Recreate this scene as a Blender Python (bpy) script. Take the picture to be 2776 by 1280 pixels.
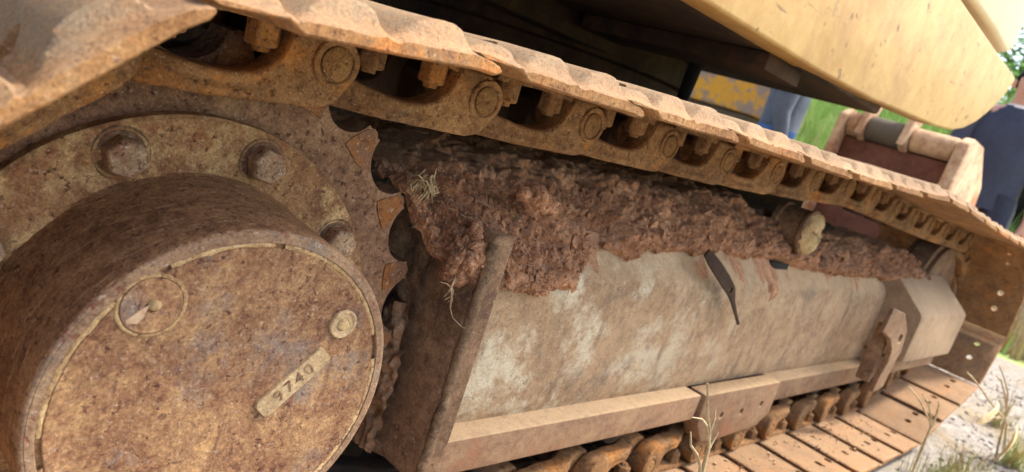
import bpy, bmesh, math, random
from mathutils import Vector, Matrix, noise
R = math.radians
random.seed(7)
scene = bpy.context.scene
col = scene.collection
for o in list(bpy.data.objects):
    bpy.data.objects.remove(o)

# ------------------------------------------------------------------ camera
YAW, PITCHC, ROLL = 0.8511, 0.1904, -0.3175
fwd = Vector((math.sin(YAW)*math.cos(PITCHC), math.cos(YAW)*math.cos(PITCHC), -math.sin(PITCHC)))
rgt0 = Vector((math.cos(YAW), -math.sin(YAW), 0)); dwn0 = fwd.cross(rgt0)
rgt = rgt0*math.cos(ROLL) + dwn0*math.sin(ROLL)
dwn = -rgt0*math.sin(ROLL) + dwn0*math.cos(ROLL)
cam = bpy.data.cameras.new('camera'); cam_o = bpy.data.objects.new('camera', cam); col.objects.link(cam_o)
CAM = Vector((-0.3063, -0.5047, 0.3149))
cam_o.matrix_world = Matrix(((rgt.x, -dwn.x, -fwd.x, CAM.x), (rgt.y, -dwn.y, -fwd.y, CAM.y), (rgt.z, -dwn.z, -fwd.z, CAM.z), (0, 0, 0, 1)))
cam.sensor_width = 36; cam.lens = 26.007; cam.clip_start = .02; cam.clip_end = 600
cam.dof.use_dof = True; cam.dof.focus_distance = .75; cam.dof.aperture_fstop = 7.5
scene.camera = cam_o

# ------------------------------------------------------------------ light
SUN = Vector((.50, -.27, .82)).normalized()
w = bpy.data.worlds.new('World'); scene.world = w; w.use_nodes = True
nt = w.node_tree; bg = nt.nodes['Background']
sky = nt.nodes.new('ShaderNodeTexSky'); sky.sky_type = 'NISHITA'; sky.sun_disc = False
sky.sun_elevation = math.asin(SUN.z); sky.sun_rotation = math.atan2(SUN.x, SUN.y)
sky.dust_density = 4.0; sky.air_density = 1.0; sky.ozone_density = .6
nt.links.new(sky.outputs[0], bg.inputs[0]); bg.inputs[1].default_value = .15
sl = bpy.data.lights.new('sun', 'SUN'); sl.energy = 2.1; sl.angle = R(6); sl.color = (1, .91, .77)
so = bpy.data.objects.new('sun', sl); col.objects.link(so)
so.rotation_euler = SUN.to_track_quat('Z', 'Y').to_euler()
scene.view_settings.view_transform = 'Standard'; scene.view_settings.look = 'None'
scene.view_settings.exposure = 1.56; scene.view_settings.gamma = 1.0

# ------------------------------------------------------------------ materials
def lin(c):
    return tuple(((v/255)/12.92 if v/255 <= .04045 else ((v/255+.055)/1.055)**2.4) for v in c) + (1,)

def mat(name, ramp, scale=18, rough=.85, grain=.35, gscale=420, spots=None, patch=None, dust=None, bump=.35, bscale=180, detail=8, stretch=None, spec=.25, streak=None, patch2=None, bdist=.002, speck=.55, xfade=None, worn=None):
    m = bpy.data.materials.new(name); m.use_nodes = True
    N = m.node_tree.nodes; L = m.node_tree.links; b = N['Principled BSDF']
    geo = N.new('ShaderNodeNewGeometry'); pos = geo.outputs['Position']
    if stretch:
        vm = N.new('ShaderNodeVectorMath'); vm.operation = 'MULTIPLY'; vm.inputs[1].default_value = stretch
        L.new(pos, vm.inputs[0]); pos = vm.outputs[0]
    def nz(sc, det=8, ro=.62, dist=0.0, off=0.0, p=None):
        n = N.new('ShaderNodeTexNoise'); n.inputs['Scale'].default_value = sc; n.inputs['Detail'].default_value = det
        n.inputs['Roughness'].default_value = ro; n.inputs['Distortion'].default_value = dist
        src = p or pos
        if off:
            a = N.new('ShaderNodeVectorMath'); a.inputs[1].default_value = (off, off*.7, off*1.3); L.new(src, a.inputs[0]); src = a.outputs[0]
        L.new(src, n.inputs['Vector']); return n.outputs[0]
    def rng(src, lo, hi, a=0.0, c=1.0):
        r = N.new('ShaderNodeMapRange'); r.inputs[1].default_value = lo; r.inputs[2].default_value = hi
        r.inputs[3].default_value = a; r.inputs[4].default_value = c; L.new(src, r.inputs[0]); return r.outputs[0]
    def mix(fac, a, bcol, mode='MIX'):
        x = N.new('ShaderNodeMix'); x.data_type = 'RGBA'; x.blend_type = mode
        if isinstance(fac, float): x.inputs[0].default_value = fac
        else: L.new(fac, x.inputs[0])
        for k, v in ((6, a), (7, bcol)):
            if isinstance(v, tuple): x.inputs[k].default_value = v
            else: L.new(v, x.inputs[k])
        return x.outputs[2]
    cr = N.new('ShaderNodeValToRGB'); e = cr.color_ramp.elements
    n = len(ramp); lo, hi = .30, .70
    e[0].position = lo; e[0].color = lin(ramp[0]); e[1].position = hi; e[1].color = lin(ramp[-1])
    for i in range(1, n-1):
        q = e.new(lo+(hi-lo)*i/(n-1)); q.color = lin(ramp[i])
    A_ = N.new('ShaderNodeMath'); A_.operation = 'MULTIPLY_ADD'; A_.inputs[1].default_value = .5
    B_ = N.new('ShaderNodeMath'); B_.operation = 'MULTIPLY'; B_.inputs[1].default_value = .62
    L.new(nz(scale*4.5, 10, .78, .5, 6.1), B_.inputs[0]); L.new(nz(scale*.8, detail, .68, .4), A_.inputs[0]); L.new(B_.outputs[0], A_.inputs[2])
    L.new(rng(A_.outputs[0], .39, .73, .2, .8), cr.inputs[0]); c = cr.outputs[0]
    heights = []
    for i, p in enumerate((patch, patch2)):
        if p:
            pc, ps, p0, p1 = p[:4]
            f = rng(nz(ps, 10, .76, .12, 3.1+5*i), p0, p1)
            if xfade and i == 0:
                sx0 = N.new('ShaderNodeSeparateXYZ'); L.new(geo.outputs['Position'], sx0.inputs[0])
                mm = N.new('ShaderNodeMath'); mm.operation = 'MULTIPLY'; L.new(f, mm.inputs[0]); L.new(rng(sx0.outputs[0], xfade[0], xfade[1], 1, .12), mm.inputs[1]); f = mm.outputs[0]
            c = mix(f, c, lin(pc))
            heights.append((f, .35))
    if streak:
        sc_, st, s0, s1, scol = streak
        vm2 = N.new('ShaderNodeVectorMath'); vm2.operation = 'MULTIPLY'; vm2.inputs[1].default_value = st
        L.new(geo.outputs['Position'], vm2.inputs[0])
        f = rng(nz(sc_, 6, .6, .3, 0, vm2.outputs[0]), s0, s1); c = mix(f, c, lin(scol))
    if spots:
        pc, ps, p0, p1 = spots
        f = rng(nz(ps*1.9, 5, .6, 0, 9.3), p0, p1, 0, .85); c = mix(f, c, lin(pc)); heights.append((f, -.8))
        f2 = rng(nz(ps*3.3, 4, .6, 0, 4.7), .60, .70, 0, speck); c = mix(f2, c, lin(tuple(min(255, v*.45+128) for v in ramp[-1])))
    if dust:
        dc, amt = dust
        sx = N.new('ShaderNodeSeparateXYZ'); L.new(geo.outputs['Normal'], sx.inputs[0])
        f = rng(sx.outputs[2], .25, .95, 0, amt)
        mu = N.new('ShaderNodeMath'); mu.operation = 'MULTIPLY'; L.new(f, mu.inputs[0]); L.new(rng(nz(60, 6, .6, 0, 1.7), .3, .55, .65, 1.0), mu.inputs[1])
        c = mix(mu.outputs[0], c, lin(dc))
    if worn:
        tc = N.new('ShaderNodeTexCoord'); so_ = N.new('ShaderNodeSeparateXYZ'); L.new(tc.outputs['Object'], so_.inputs[0])
        wa = rng(so_.outputs[2], .0435, .050); wb = rng(so_.outputs[1], -.096, -.086)
        wm_ = N.new('ShaderNodeMath'); wm_.operation = 'MULTIPLY'; L.new(wa, wm_.inputs[0]); L.new(wb, wm_.inputs[1])
        wn = N.new('ShaderNodeMath'); wn.operation = 'MULTIPLY'; L.new(wm_.outputs[0], wn.inputs[0]); L.new(rng(nz(90, 7, .7, 0, 7.7), .35, .6, .35, 1), wn.inputs[1])
        c = mix(wn.outputs[0], c, lin(worn))
    g = nz(gscale, 4, .7)
    gv = rng(g, .25, .75, 1-grain, 1+grain)
    cc = N.new('ShaderNodeCombineColor')
    for k in range(3): L.new(gv, cc.inputs[k])
    c = mix(1.0, c, cc.outputs[0], 'MULTIPLY')
    oi = N.new('ShaderNodeObjectInfo'); ov = rng(oi.outputs['Random'], 0, 1, .86, 1.12)
    oc = N.new('ShaderNodeCombineColor')
    for k in range(3): L.new(ov, oc.inputs[k])
    c = mix(1.0, c, oc.outputs[0], 'MULTIPLY')
    L.new(c, b.inputs['Base Color'])
    L.new(rng(g, .2, .8, rough-.08, min(1, rough+.1)), b.inputs['Roughness'])
    b.inputs['Specular IOR Level'].default_value = spec
    if bump:
        h = nz(bscale, 8, .7, .2, 2.2)
        for f, k in heights:
            ma = N.new('ShaderNodeMath'); ma.operation = 'MULTIPLY_ADD'; ma.inputs[1].default_value = k
            L.new(f, ma.inputs[0]); L.new(h, ma.inputs[2]); h = ma.outputs[0]
        bp = N.new('ShaderNodeBump'); bp.inputs['Strength'].default_value = bump; bp.inputs['Distance'].default_value = bdist
        L.new(h, bp.inputs['Height']); L.new(bp.outputs[0], b.inputs['Normal'])
    return m

M = {}
M['cover'] = mat('cover_rust', [(94, 62, 46), (128, 92, 66), (146, 112, 80), (172, 136, 94)], 26, grain=.5, spots=((78, 44, 38), 90, .60, .68), patch=((172, 138, 98), 5, .53, .70), patch2=((124, 112, 104), 7, .55, .67), streak=(60, (1.6, 1, .35), .60, .70, (108, 76, 60)), bump=.6, bscale=300, speck=.32)
M['ringmud'] = mat('ring_mud', [(140, 110, 78), (180, 148, 106), (206, 178, 132)], 40, grain=.45, spots=((96, 68, 52), 90, .58, .68), patch=((150, 116, 84), 30, .56, .68), bump=.7, bscale=300, rough=.95, spec=.1)
M['bolt'] = mat('bolt_head', [(128, 102, 78), (160, 134, 106), (180, 156, 126)], 40, grain=.45, spots=((90, 56, 44), 90, .56, .66), patch=((150, 100, 72), 26, .52, .64), bump=.6, bscale=260)
M['block'] = mat('cover_block', [(128, 106, 84), (150, 126, 100), (164, 140, 112)], 7, grain=.25, patch=((138, 116, 92), 5, .5, .66), dust=((176, 152, 120), .5), bump=.35, bscale=120)
M['tag'] = mat('tag_mud', [(150, 124, 92), (180, 154, 118), (200, 176, 138)], 40, grain=.35, bump=.5, bscale=300, rough=.95, spec=.1)
M['rim'] = mat('rim_steel', [(112, 86, 66), (138, 110, 86), (154, 128, 98)], 26, grain=.5, spots=((116, 62, 48), 60, .58, .68), patch=((112, 104, 96), 12, .54, .68), bump=.5, bscale=300, speck=.35)
M['drum'] = mat('drum_rust', [(104, 74, 52), (140, 106, 74), (166, 130, 92)], 22, grain=.5, spots=((76, 48, 40), 100, .58, .66), streak=(34, (1.4, 5, 1.4), .55, .70, (178, 146, 108)), bump=.5, bscale=240, speck=.4)
M['flange'] = mat('flange_paint', [(112, 78, 54), (156, 118, 80), (186, 150, 106)], 16, grain=.5, spots=((76, 42, 30), 80, .60, .68), patch=((208, 176, 124), 14, .50, .62), patch2=((136, 84, 58), 9, .52, .64), bump=.6, bscale=230, speck=.4)
M['sprocket'] = mat('sprocket_rust', [(94, 68, 52), (128, 96, 72), (150, 118, 90)], 20, grain=.45, spots=((70, 40, 34), 80, .57, .65), patch=((166, 134, 98), 13, .56, .70), bump=.5, bscale=260, speck=.35)
M['tooth'] = mat('tooth_rust', [(108, 72, 46), (146, 94, 50), (136, 98, 68)], 22, grain=.4, spots=((80, 54, 42), 50, .57, .70), patch=((122, 92, 72), 24, .46, .60), bump=.35, bscale=200)
M['link'] = mat('link_rust', [(88, 62, 40), (128, 94, 60), (154, 118, 78)], 20, grain=.45, spots=((78, 42, 28), 80, .58, .67), patch=((178, 116, 52), 12, .53, .69), patch2=((112, 92, 68), 9, .55, .7), bump=.5, bscale=240, speck=.35)
M['pin'] = mat('pin_rust', [(92, 64, 40), (126, 92, 54), (142, 110, 70)], 50, grain=.4, spots=((64, 38, 26), 140, .58, .68), bump=.35, bscale=320)
M['shoe'] = mat('shoe_rust', [(114, 78, 48), (148, 108, 68), (166, 130, 88)], 20, grain=.45, spots=((100, 64, 46), 120, .58, .68), patch=((186, 120, 62), 9, .53, .67), patch2=((116, 96, 76), 14, .55, .69), dust=((140, 120, 98), .6), bump=.55, bscale=230, speck=.35, worn=(130, 112, 90))
M['frame'] = mat('frame_paint', [(128, 101, 77), (156, 129, 99), (174, 147, 115)], 9, grain=.35, spots=((92, 84, 78), 90, .60, .70), patch=((192, 180, 154), 10, .49, .60), patch2=((116, 100, 86), 9, .54, .66), streak=(26, (1.0, 1.0, .22), .57, .70, (124, 100, 78)), dust=((190, 164, 130), .8), bump=.5, bscale=150, xfade=(.6, 1.3), speck=.35)
M['ledge'] = mat('ledge_paint', [(118, 90, 70), (142, 112, 86), (158, 130, 100)], 16, grain=.35, patch=((152, 106, 78), 10, .54, .68), patch2=((110, 92, 80), 14, .58, .7), dust=((216, 186, 144), .9), bump=.35, bscale=200)
M['plate'] = mat('plate_rust', [(92, 70, 54), (126, 98, 74), (152, 122, 94)], 16, grain=.45, spots=((74, 68, 64), 46, .6, .7), patch=((186, 164, 126), 18, .60, .70), bump=.55, bscale=220, speck=.3)
M['bead'] = mat('weld_edge', [(90, 70, 54), (124, 100, 76), (146, 120, 92)], 22, grain=.5, spots=((66, 64, 62), 40, .56, .66), patch=((176, 150, 114), 24, .55, .68), bump=.7, bscale=180, speck=.2)
M['mud'] = mat('dried_mud', [(118, 83, 62), (164, 120, 90), (198, 154, 120)], 18, grain=.5, gscale=420, patch=((206, 164, 126), 8, .53, .68), patch2=((114, 78, 60), 12, .54, .68), dust=((196, 160, 128), .55), bump=.8, bscale=170, rough=.97, spec=.05, bdist=.003)
M['mud_pale'] = mat('pale_mud', [(150, 124, 88), (186, 160, 116), (206, 184, 142)], 40, grain=.25, bump=.6, bscale=300, rough=.95, spec=.1)
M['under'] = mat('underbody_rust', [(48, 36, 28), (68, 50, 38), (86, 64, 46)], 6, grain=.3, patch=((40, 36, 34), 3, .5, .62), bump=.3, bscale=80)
M['black'] = mat('black_rubber', [(22, 22, 24), (34, 33, 33)], 20, grain=.2, bump=.2)
M['yellow'] = mat('yellow_paint', [(170, 134, 80), (184, 150, 94), (194, 162, 108)], 3, grain=.05, rough=.55, gscale=200, spots=((120, 92, 64), 14, .65, .69), patch=((154, 116, 76), 2.5, .50, .74), patch2=((128, 106, 84), 6, .60, .72), streak=(9, (1, 1, 5), .62, .70, (140, 110, 78)), bump=.12, bscale=60, spec=.35, speck=.0)
M['cream'] = mat('cream_paint', [(222, 196, 156), (232, 208, 170)], 5, grain=.05, rough=.5, spots=((120, 90, 60), 40, .68, .74), bump=.08)
M['bucket'] = mat('bucket_rust', [(82, 52, 42), (98, 64, 54), (110, 76, 64)], 6, grain=.15, bump=.2)
M['palegrey'] = mat('pale_worn_paint', [(150, 118, 92), (182, 154, 126), (196, 172, 144)], 6, grain=.15, patch=((150, 96, 64), 5, .50, .64), bump=.3)
M['oldyellow'] = mat('old_yellow_paint', [(226, 172, 56), (222, 164, 60), (206, 156, 80)], 8, grain=.1, patch=((158, 140, 124), 7, .46, .52), bump=.15)
M['gravel'] = mat('gravel_ground', [(124, 119, 112), (152, 146, 138), (174, 168, 158)], 26, grain=.45, gscale=150, patch=((108, 106, 104), 24, .52, .66), patch2=((150, 134, 108), 3, .5, .64), bump=.8, bscale=90, bdist=.01)
M['stone'] = mat('stone', [(118, 113, 108), (150, 143, 135), (178, 170, 158)], 9, grain=.25, bump=.4)
M['field'] = mat('grass_field', [(150, 172, 96), (178, 194, 118), (208, 206, 150)], .9, grain=.3, gscale=30, patch=((138, 172, 90), .6, .46, .6), bump=.4, bscale=20, bdist=.05)
M['grass'] = mat('green_grass', [(130, 160, 74), (160, 186, 98), (188, 204, 126)], 3, grain=.15, bump=0, spec=.3, rough=.6)
M['straw'] = mat('dry_straw', [(150, 128, 96), (184, 162, 124), (206, 188, 150)], 30, grain=.15, bump=0)
M['leaf'] = mat('dry_leaf', [(214, 188, 130), (232, 212, 166), (200, 150, 90)], 20, grain=.1, bump=.2)
M['foliage'] = mat('tree_foliage', [(60, 100, 36), (92, 136, 52), (128, 164, 72)], 3, grain=.3, gscale=20, bump=0)
M['bark'] = mat('bark', [(70, 56, 44), (96, 80, 64)], 20, grain=.3)
M['skin'] = mat('skin', [(196, 148, 124), (208, 160, 136)], 10, grain=.04, rough=.6, bump=0, spec=.4)
M['navy'] = mat('navy_shirt', [(62, 66, 80), (74, 78, 94)], 8, grain=.08, bump=.15, bscale=60, bdist=.01)
M['darktrouser'] = mat('dark_trousers', [(44, 48, 60), (56, 60, 74)], 8, grain=.08, bump=.15, bscale=60, bdist=.01)
M['greyshirt'] = mat('grey_shirt', [(78, 86, 98), (96, 104, 116)], 8, grain=.08, bump=.2, bscale=40, bdist=.01)
M['denim'] = mat('blue_denim', [(60, 92, 146), (78, 112, 166)], 10, grain=.1, bump=.1)
M['hair'] = mat('black_hair', [(22, 20, 20), (34, 30, 28)], 40, grain=.2, bump=.2)
M['white'] = mat('white_cloth', [(220, 216, 208), (232, 228, 220)], 10, grain=.04, bump=0)
M['blue'] = mat('blue_paint', [(88, 160, 206), (104, 174, 216)], 3, grain=.04, bump=.05, rough=.5)
M['steel'] = mat('dark_steel', [(84, 78, 70), (104, 96, 86)], 10, grain=.15, bump=.15)

# ------------------------------------------------------------------ helpers
def finish(bm, name, m, parent=None, smooth=35, label=None, cat=None, kind=None, group=None, mats=None):
    bmesh.ops.recalc_face_normals(bm, faces=bm.faces[:])
    me = bpy.data.meshes.new(name); bm.to_mesh(me); bm.free()
    return link(me, name, m, parent, smooth, label, cat, kind, group, mats)
def link(me, name, m, parent=None, smooth=35, label=None, cat=None, kind=None, group=None, mats=None):
    if not me.materials:
        for x in (mats or [m]): me.materials.append(M[x] if isinstance(x, str) else x)
    if smooth is not None:
        for p in me.polygons: p.use_smooth = True
        me.set_sharp_from_angle(angle=R(smooth))
    o = bpy.data.objects.new(name, me); col.objects.link(o)
    setp(o, parent)
    tag(o, label, cat, kind, group); return o
def setp(o, parent):
    if parent is not None:
        o.parent = parent; o.matrix_parent_inverse = WM[parent.name].inverted() if parent.name in WM else Matrix()
WM = {}
def empty(name, loc, label, cat, group=None):
    o = bpy.data.objects.new(name, None); col.objects.link(o); o.location = loc; o.empty_display_size = .1
    WM[o.name] = Matrix.Translation(loc); tag(o, label, cat, None, group); return o
def tag(o, label=None, cat=None, kind=None, group=None):
    if label: o['label'] = label
    if cat: o['category'] = cat
    if kind: o['kind'] = kind
    if group: o['group'] = group
def clone(src, parent, name=None, basis=None):
    o = bpy.data.objects.new(name or src.name.split('.')[0], src.data); col.objects.link(o); setp(o, parent)
    if basis is not None: o.matrix_basis = basis
    return o

def prism(bm, poly, y0, y1, fn=None):
    """poly in (x,z), extruded along y"""
    a = [bm.verts.new((x, y0 if fn is None else fn(x, z, 0), z)) for x, z in poly]
    b = [bm.verts.new((x, y1 if fn is None else fn(x, z, 1), z)) for x, z in poly]
    n = len(poly); bm.faces.new(a); bm.faces.new(b[::-1])
    for i in range(n): bm.faces.new((a[i], b[i], b[(i+1) % n], a[(i+1) % n]))
def box(bm, x0, x1, y0, y1, z0, z1, bev=0, seg=2):
    vs = [bm.verts.new(p) for p in ((x0, y0, z0), (x1, y0, z0), (x1, y1, z0), (x0, y1, z0), (x0, y0, z1), (x1, y0, z1), (x1, y1, z1), (x0, y1, z1))]
    fs = [bm.faces.new([vs[i] for i in f]) for f in ((0, 3, 2, 1), (4, 5, 6, 7), (0, 1, 5, 4), (1, 2, 6, 5), (2, 3, 7, 6), (3, 0, 4, 7))]
    if bev:
        es = list({e for f in fs for e in f.edges}); bmesh.ops.bevel(bm, geom=es, offset=bev, segments=seg, profile=.5, affect='EDGES')
def bevel_sharp(bm, off, seg=2, ang=30):
    bmesh.ops.recalc_face_normals(bm, faces=bm.faces[:])
    es = [e for e in bm.edges if len(e.link_faces) == 2 and e.calc_face_angle(0) > R(ang)]
    bmesh.ops.bevel(bm, geom=es, offset=off, segments=seg, profile=.5, affect='EDGES', clamp_overlap=True)
def loft(bm, rings, cap=True, close=True):
    rs = [[bm.verts.new(p) for p in r] for r in rings]
    n = len(rs[0])
    for a, b in zip(rs, rs[1:]):
        for i in range(n if close else n-1): bm.faces.new((a[i], a[(i+1) % n], b[(i+1) % n], b[i]))
    if cap: bm.faces.new(rs[0][::-1]); bm.faces.new(rs[-1])
def lathe(bm, prof, n=64, c=(0, 0), wob=None):
    """prof list of (r, y) about the Y axis through (x,z)=c; r=0 closes"""
    rings = []
    for r, y in prof:
        if r <= 1e-6: rings.append([bm.verts.new((c[0], y, c[1]))]); continue
        ring = []
        for i in range(n):
            a = 2*math.pi*i/n; rr = r*(1+(wob(a, r, y) if wob else 0))
            ring.append(bm.verts.new((c[0]+rr*math.cos(a), y, c[1]+rr*math.sin(a))))
        rings.append(ring)
    for a, b in zip(rings, rings[1:]):
        if len(a) == 1 and len(b) > 1:
            for i in range(n): bm.faces.new((a[0], b[i], b[(i+1) % n]))
        elif len(b) == 1 and len(a) > 1:
            for i in range(n): bm.faces.new((a[i], b[0], a[(i+1) % n]))
        else:
            for i in range(n): bm.faces.new((a[i], b[i], b[(i+1) % n], a[(i+1) % n]))
def tube(bm, pts, rad, n=8, cap=True):
    pts = [Vector(p) for p in pts]; rings = []
    rad = rad if isinstance(rad, (list, tuple)) else [rad]*len(pts)
    up = Vector((.3, .2, .93))
    for i, p in enumerate(pts):
        d = (pts[min(i+1, len(pts)-1)]-pts[max(i-1, 0)]).normalized()
        u = d.cross(up); u = u.normalized() if u.length > 1e-4 else d.orthogonal().normalized(); v = d.cross(u)
        rings.append([p+(u*math.cos(2*math.pi*k/n)+v*math.sin(2*math.pi*k/n))*rad[i] for k in range(n)])
    loft(bm, rings, cap)
def boolean(me, cutters):
    o = bpy.data.objects.new('tmp', me); col.objects.link(o); tmp = []
    for c in cutters:
        k = bpy.data.objects.new('cut', c); col.objects.link(k); tmp.append(k)
        md = o.modifiers.new('b', 'BOOLEAN'); md.operation = 'DIFFERENCE'; md.object = k; md.solver = 'EXACT'
    dg = bpy.context.evaluated_depsgraph_get(); dg.update()
    out = bpy.data.meshes.new_from_object(o.evaluated_get(dg))
    for k in tmp+[o]: bpy.data.objects.remove(k)
    return out
def cyl_mesh(p0, p1, r, n=16, sx=1.0):
    bm = bmesh.new(); p0, p1 = Vector(p0), Vector(p1); d = (p1-p0).normalized(); u = d.orthogonal().normalized(); v = d.cross(u)
    loft(bm, [[p+(u*math.cos(2*math.pi*k/n)+v*math.sin(2*math.pi*k/n))*r for k in range(n)] for p in (p0, p1)])
    bmesh.ops.recalc_face_normals(bm, faces=bm.faces[:])
    me = bpy.data.meshes.new('cut'); bm.to_mesh(me); bm.free(); return me
def mesh_of(bm, name='m'):
    bmesh.ops.recalc_face_normals(bm, faces=bm.faces[:])
    me = bpy.data.meshes.new(name); bm.to_mesh(me); bm.free(); return me
def rock(bm, c, r, rnd, flat=1.0, n=11):
    t = bmesh.new()
    for _ in range(n):
        v = Vector((rnd.gauss(0, 1), rnd.gauss(0, 1), rnd.gauss(0, 1))).normalized()*r*rnd.uniform(.7, 1.15); v.z *= flat; t.verts.new(v+Vector(c))
    h = bmesh.ops.convex_hull(t, input=t.verts[:])
    for g in h['geom_interior']+h['geom_unused']:
        if isinstance(g, bmesh.types.BMVert) and g.is_valid: t.verts.remove(g)
    mp = {v: bm.verts.new(v.co) for v in t.verts}
    for f in t.faces: bm.faces.new([mp[v] for v in f.verts])
    t.free()
def interp(x, tab):
    if x <= tab[0][0]: return tab[0][1]
    for (a, b), (c, d) in zip(tab, tab[1:]):
        if x <= c: t = (x-a)/(c-a); t = t*t*(3-2*t); return b+(d-b)*t
    return tab[-1][1]
def lerp(x, tab):
    if x <= tab[0][0]: return tab[0][1]
    for (a, b), (c, d) in zip(tab, tab[1:]):
        if x <= c: return b+(d-b)*(x-a)/(c-a)
    return tab[-1][1]
GZ = -.372   # ground level

# ------------------------------------------------------------------ ground and setting
bm = bmesh.new()
xs = [-8, -4, -2, -1] + [i*.25-.5 for i in range(40)] + [10, 12, 15, 20, 30, 60, 120, 300]
ys = [-60, -25, -10, -5, -3] + [i*.25-2 for i in range(40)] + [9, 12, 16, 24, 40, 80, 200]
def gz(x, y):
    far = max(0, (x-6.5)/6); far = min(far, 1)
    return GZ + .010*noise.noise(Vector((x*2.1, y*2.1, 0))) + far*far*(3-2*far)*2.3
gv = [[bm.verts.new((x, y, gz(x, y))) for y in ys] for x in xs]
for i in range(len(xs)-1):
    for j in range(len(ys)-1): bm.faces.new((gv[i][j], gv[i+1][j], gv[i+1][j+1], gv[i][j+1]))
for f in bm.faces:
    f.material_index = 1 if f.calc_center_median().x > 5.6 else 0
g = finish(bm, 'ground', None, mats=['gravel', 'field'], smooth=60); g['kind'] = 'structure'

rnd = random.Random(3); bm = bmesh.new()
for i in range(4000):
    x = rnd.uniform(1.2, 5.0); y = rnd.uniform(-1.0, .6) if x > 2.9 else rnd.uniform(-1.0, -.12)
    r = rnd.choice((.003, .004, .006, .008, .011)) * (1 if rnd.random() < .98 else 1.6)
    rock(bm, (x, y, gz(x, y)+r*.3), r, rnd, .7, 8)
finish(bm, 'gravel_stones', 'stone', smooth=None, label='loose pale grey gravel lying on the ground beside the track', cat='gravel', kind='stuff')

# ------------------------------------------------------------------ excavator
exc = empty('excavator', (1.3, 1.1, GZ), 'old rusty tracked excavator seen close at its drive sprocket end', 'excavator')

# ---- chain path
PIT = .19; RS = .2915
TOP = [(.069, .285), (.262, .291), (.447, .299), (.64, .304), (.84, .307), (1.03, .314), (1.22, .322), (1.40, .333), (1.6, .331), (1.94, .316), (2.3, .303)]
def make_path(xi, zi=.05, ri=.25):
    pts = []
    tab = TOP+[(xi, zi+ri)]
    x = .069
    while x < xi: pts.append(Vector((x, lerp(x, tab)))); x += .004
    a = 90.0
    while a > -105: pts.append(Vector((xi+ri*math.cos(R(a)), zi+ri*math.sin(R(a))))); a -= .8
    e = pts[-1]; x1 = e.x-.34
    for k in range(1, 90): t = k/90; s_ = t*t*(3-2*t); pts.append(Vector((e.x+(x1-e.x)*t, e.y+(-.2945-e.y)*(.5*t+.5*s_))))
    x = x1
    while x > -.1: pts.append(Vector((x, -.2945))); x -= .004
    return pts
def march(pts):
    out = [pts[0]]; last = pts[0]; pp = pts[0]
    for p in pts[1:]:
        while (p-last).length >= PIT:
            a, b = pp, p; lo, hi = 0.0, 1.0
            for _ in range(30):
                mid = (lo+hi)/2
                if (a+(b-a)*mid-last).length < PIT: lo = mid
                else: hi = mid
            last = a+(b-a)*hi; out.append(last)
        pp = p
    return out
best = None
for k in range(80):
    xi = 2.56+k*.0025; pm = march(make_path(xi))
    low = [p.x for p in pm if p.y < -.29 and p.x < 2.0]
    err = abs(((low[0]-1.536+.095) % .19)-.095)
    if best is None or err < best[0]-1e-6: best = (err, xi, pm)
XI = best[1]; run = [p for p in best[2] if p.x > .1 or p.y > 0]
wrap = [Vector((RS*math.cos(R(a)), RS*math.sin(R(a)))) for a in (266.4, 228.4, 190.4, 152.4, 114.4)]
pins = run + wrap          # path order, closing on run[0]
NL = len(pins)

# ---- track link mesh (local s along x, h along z, world y)
HB = [(-.022, -.030), (-.016, -.040), (-.006, -.043), (.176, -.043), (.188, -.0405), (.198, -.034), (.206, -.022), (.2125, -.006)]
HT = [(-.022, .008), (-.01, .013), (.004, .008), (.025, -.006), (.05, -.015), (.075, -.0195), (.095, -.0205), (.118, -.018), (.132, -.011), (.1405, .000), (.146, .014), (.1505, .0285), (.19, .0285), (.198, .0215), (.206, .0145), (.2125, .002)]
YF = [(-.022, .126), (.028, .124), (.065, .102), (.09, .0935), (.135, .0935), (.160, .0885), (.2125, .088)]
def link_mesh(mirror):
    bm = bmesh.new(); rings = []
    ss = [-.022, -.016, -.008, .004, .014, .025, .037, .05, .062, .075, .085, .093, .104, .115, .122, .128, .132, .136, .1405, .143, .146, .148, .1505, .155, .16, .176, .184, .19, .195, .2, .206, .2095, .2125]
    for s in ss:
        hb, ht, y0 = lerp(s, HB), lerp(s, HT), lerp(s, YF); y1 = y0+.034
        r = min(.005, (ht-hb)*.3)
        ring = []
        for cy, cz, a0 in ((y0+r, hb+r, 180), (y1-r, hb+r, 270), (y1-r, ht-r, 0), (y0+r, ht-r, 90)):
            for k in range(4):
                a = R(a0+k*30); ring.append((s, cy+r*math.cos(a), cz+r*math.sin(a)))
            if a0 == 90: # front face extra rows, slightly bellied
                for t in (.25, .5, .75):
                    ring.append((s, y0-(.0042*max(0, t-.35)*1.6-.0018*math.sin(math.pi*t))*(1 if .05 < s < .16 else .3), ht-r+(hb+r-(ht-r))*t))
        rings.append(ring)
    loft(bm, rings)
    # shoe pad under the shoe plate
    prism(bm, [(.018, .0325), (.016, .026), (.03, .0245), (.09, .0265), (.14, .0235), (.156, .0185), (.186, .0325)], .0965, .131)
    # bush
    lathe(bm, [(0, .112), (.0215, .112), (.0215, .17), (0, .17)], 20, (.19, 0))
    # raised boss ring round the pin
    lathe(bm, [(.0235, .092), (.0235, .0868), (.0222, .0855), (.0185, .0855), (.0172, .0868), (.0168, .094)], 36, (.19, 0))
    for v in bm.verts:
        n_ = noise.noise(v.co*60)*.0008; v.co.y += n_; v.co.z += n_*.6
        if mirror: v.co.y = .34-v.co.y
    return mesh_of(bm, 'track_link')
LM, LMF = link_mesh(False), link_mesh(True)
bm = bmesh.new()
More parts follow.
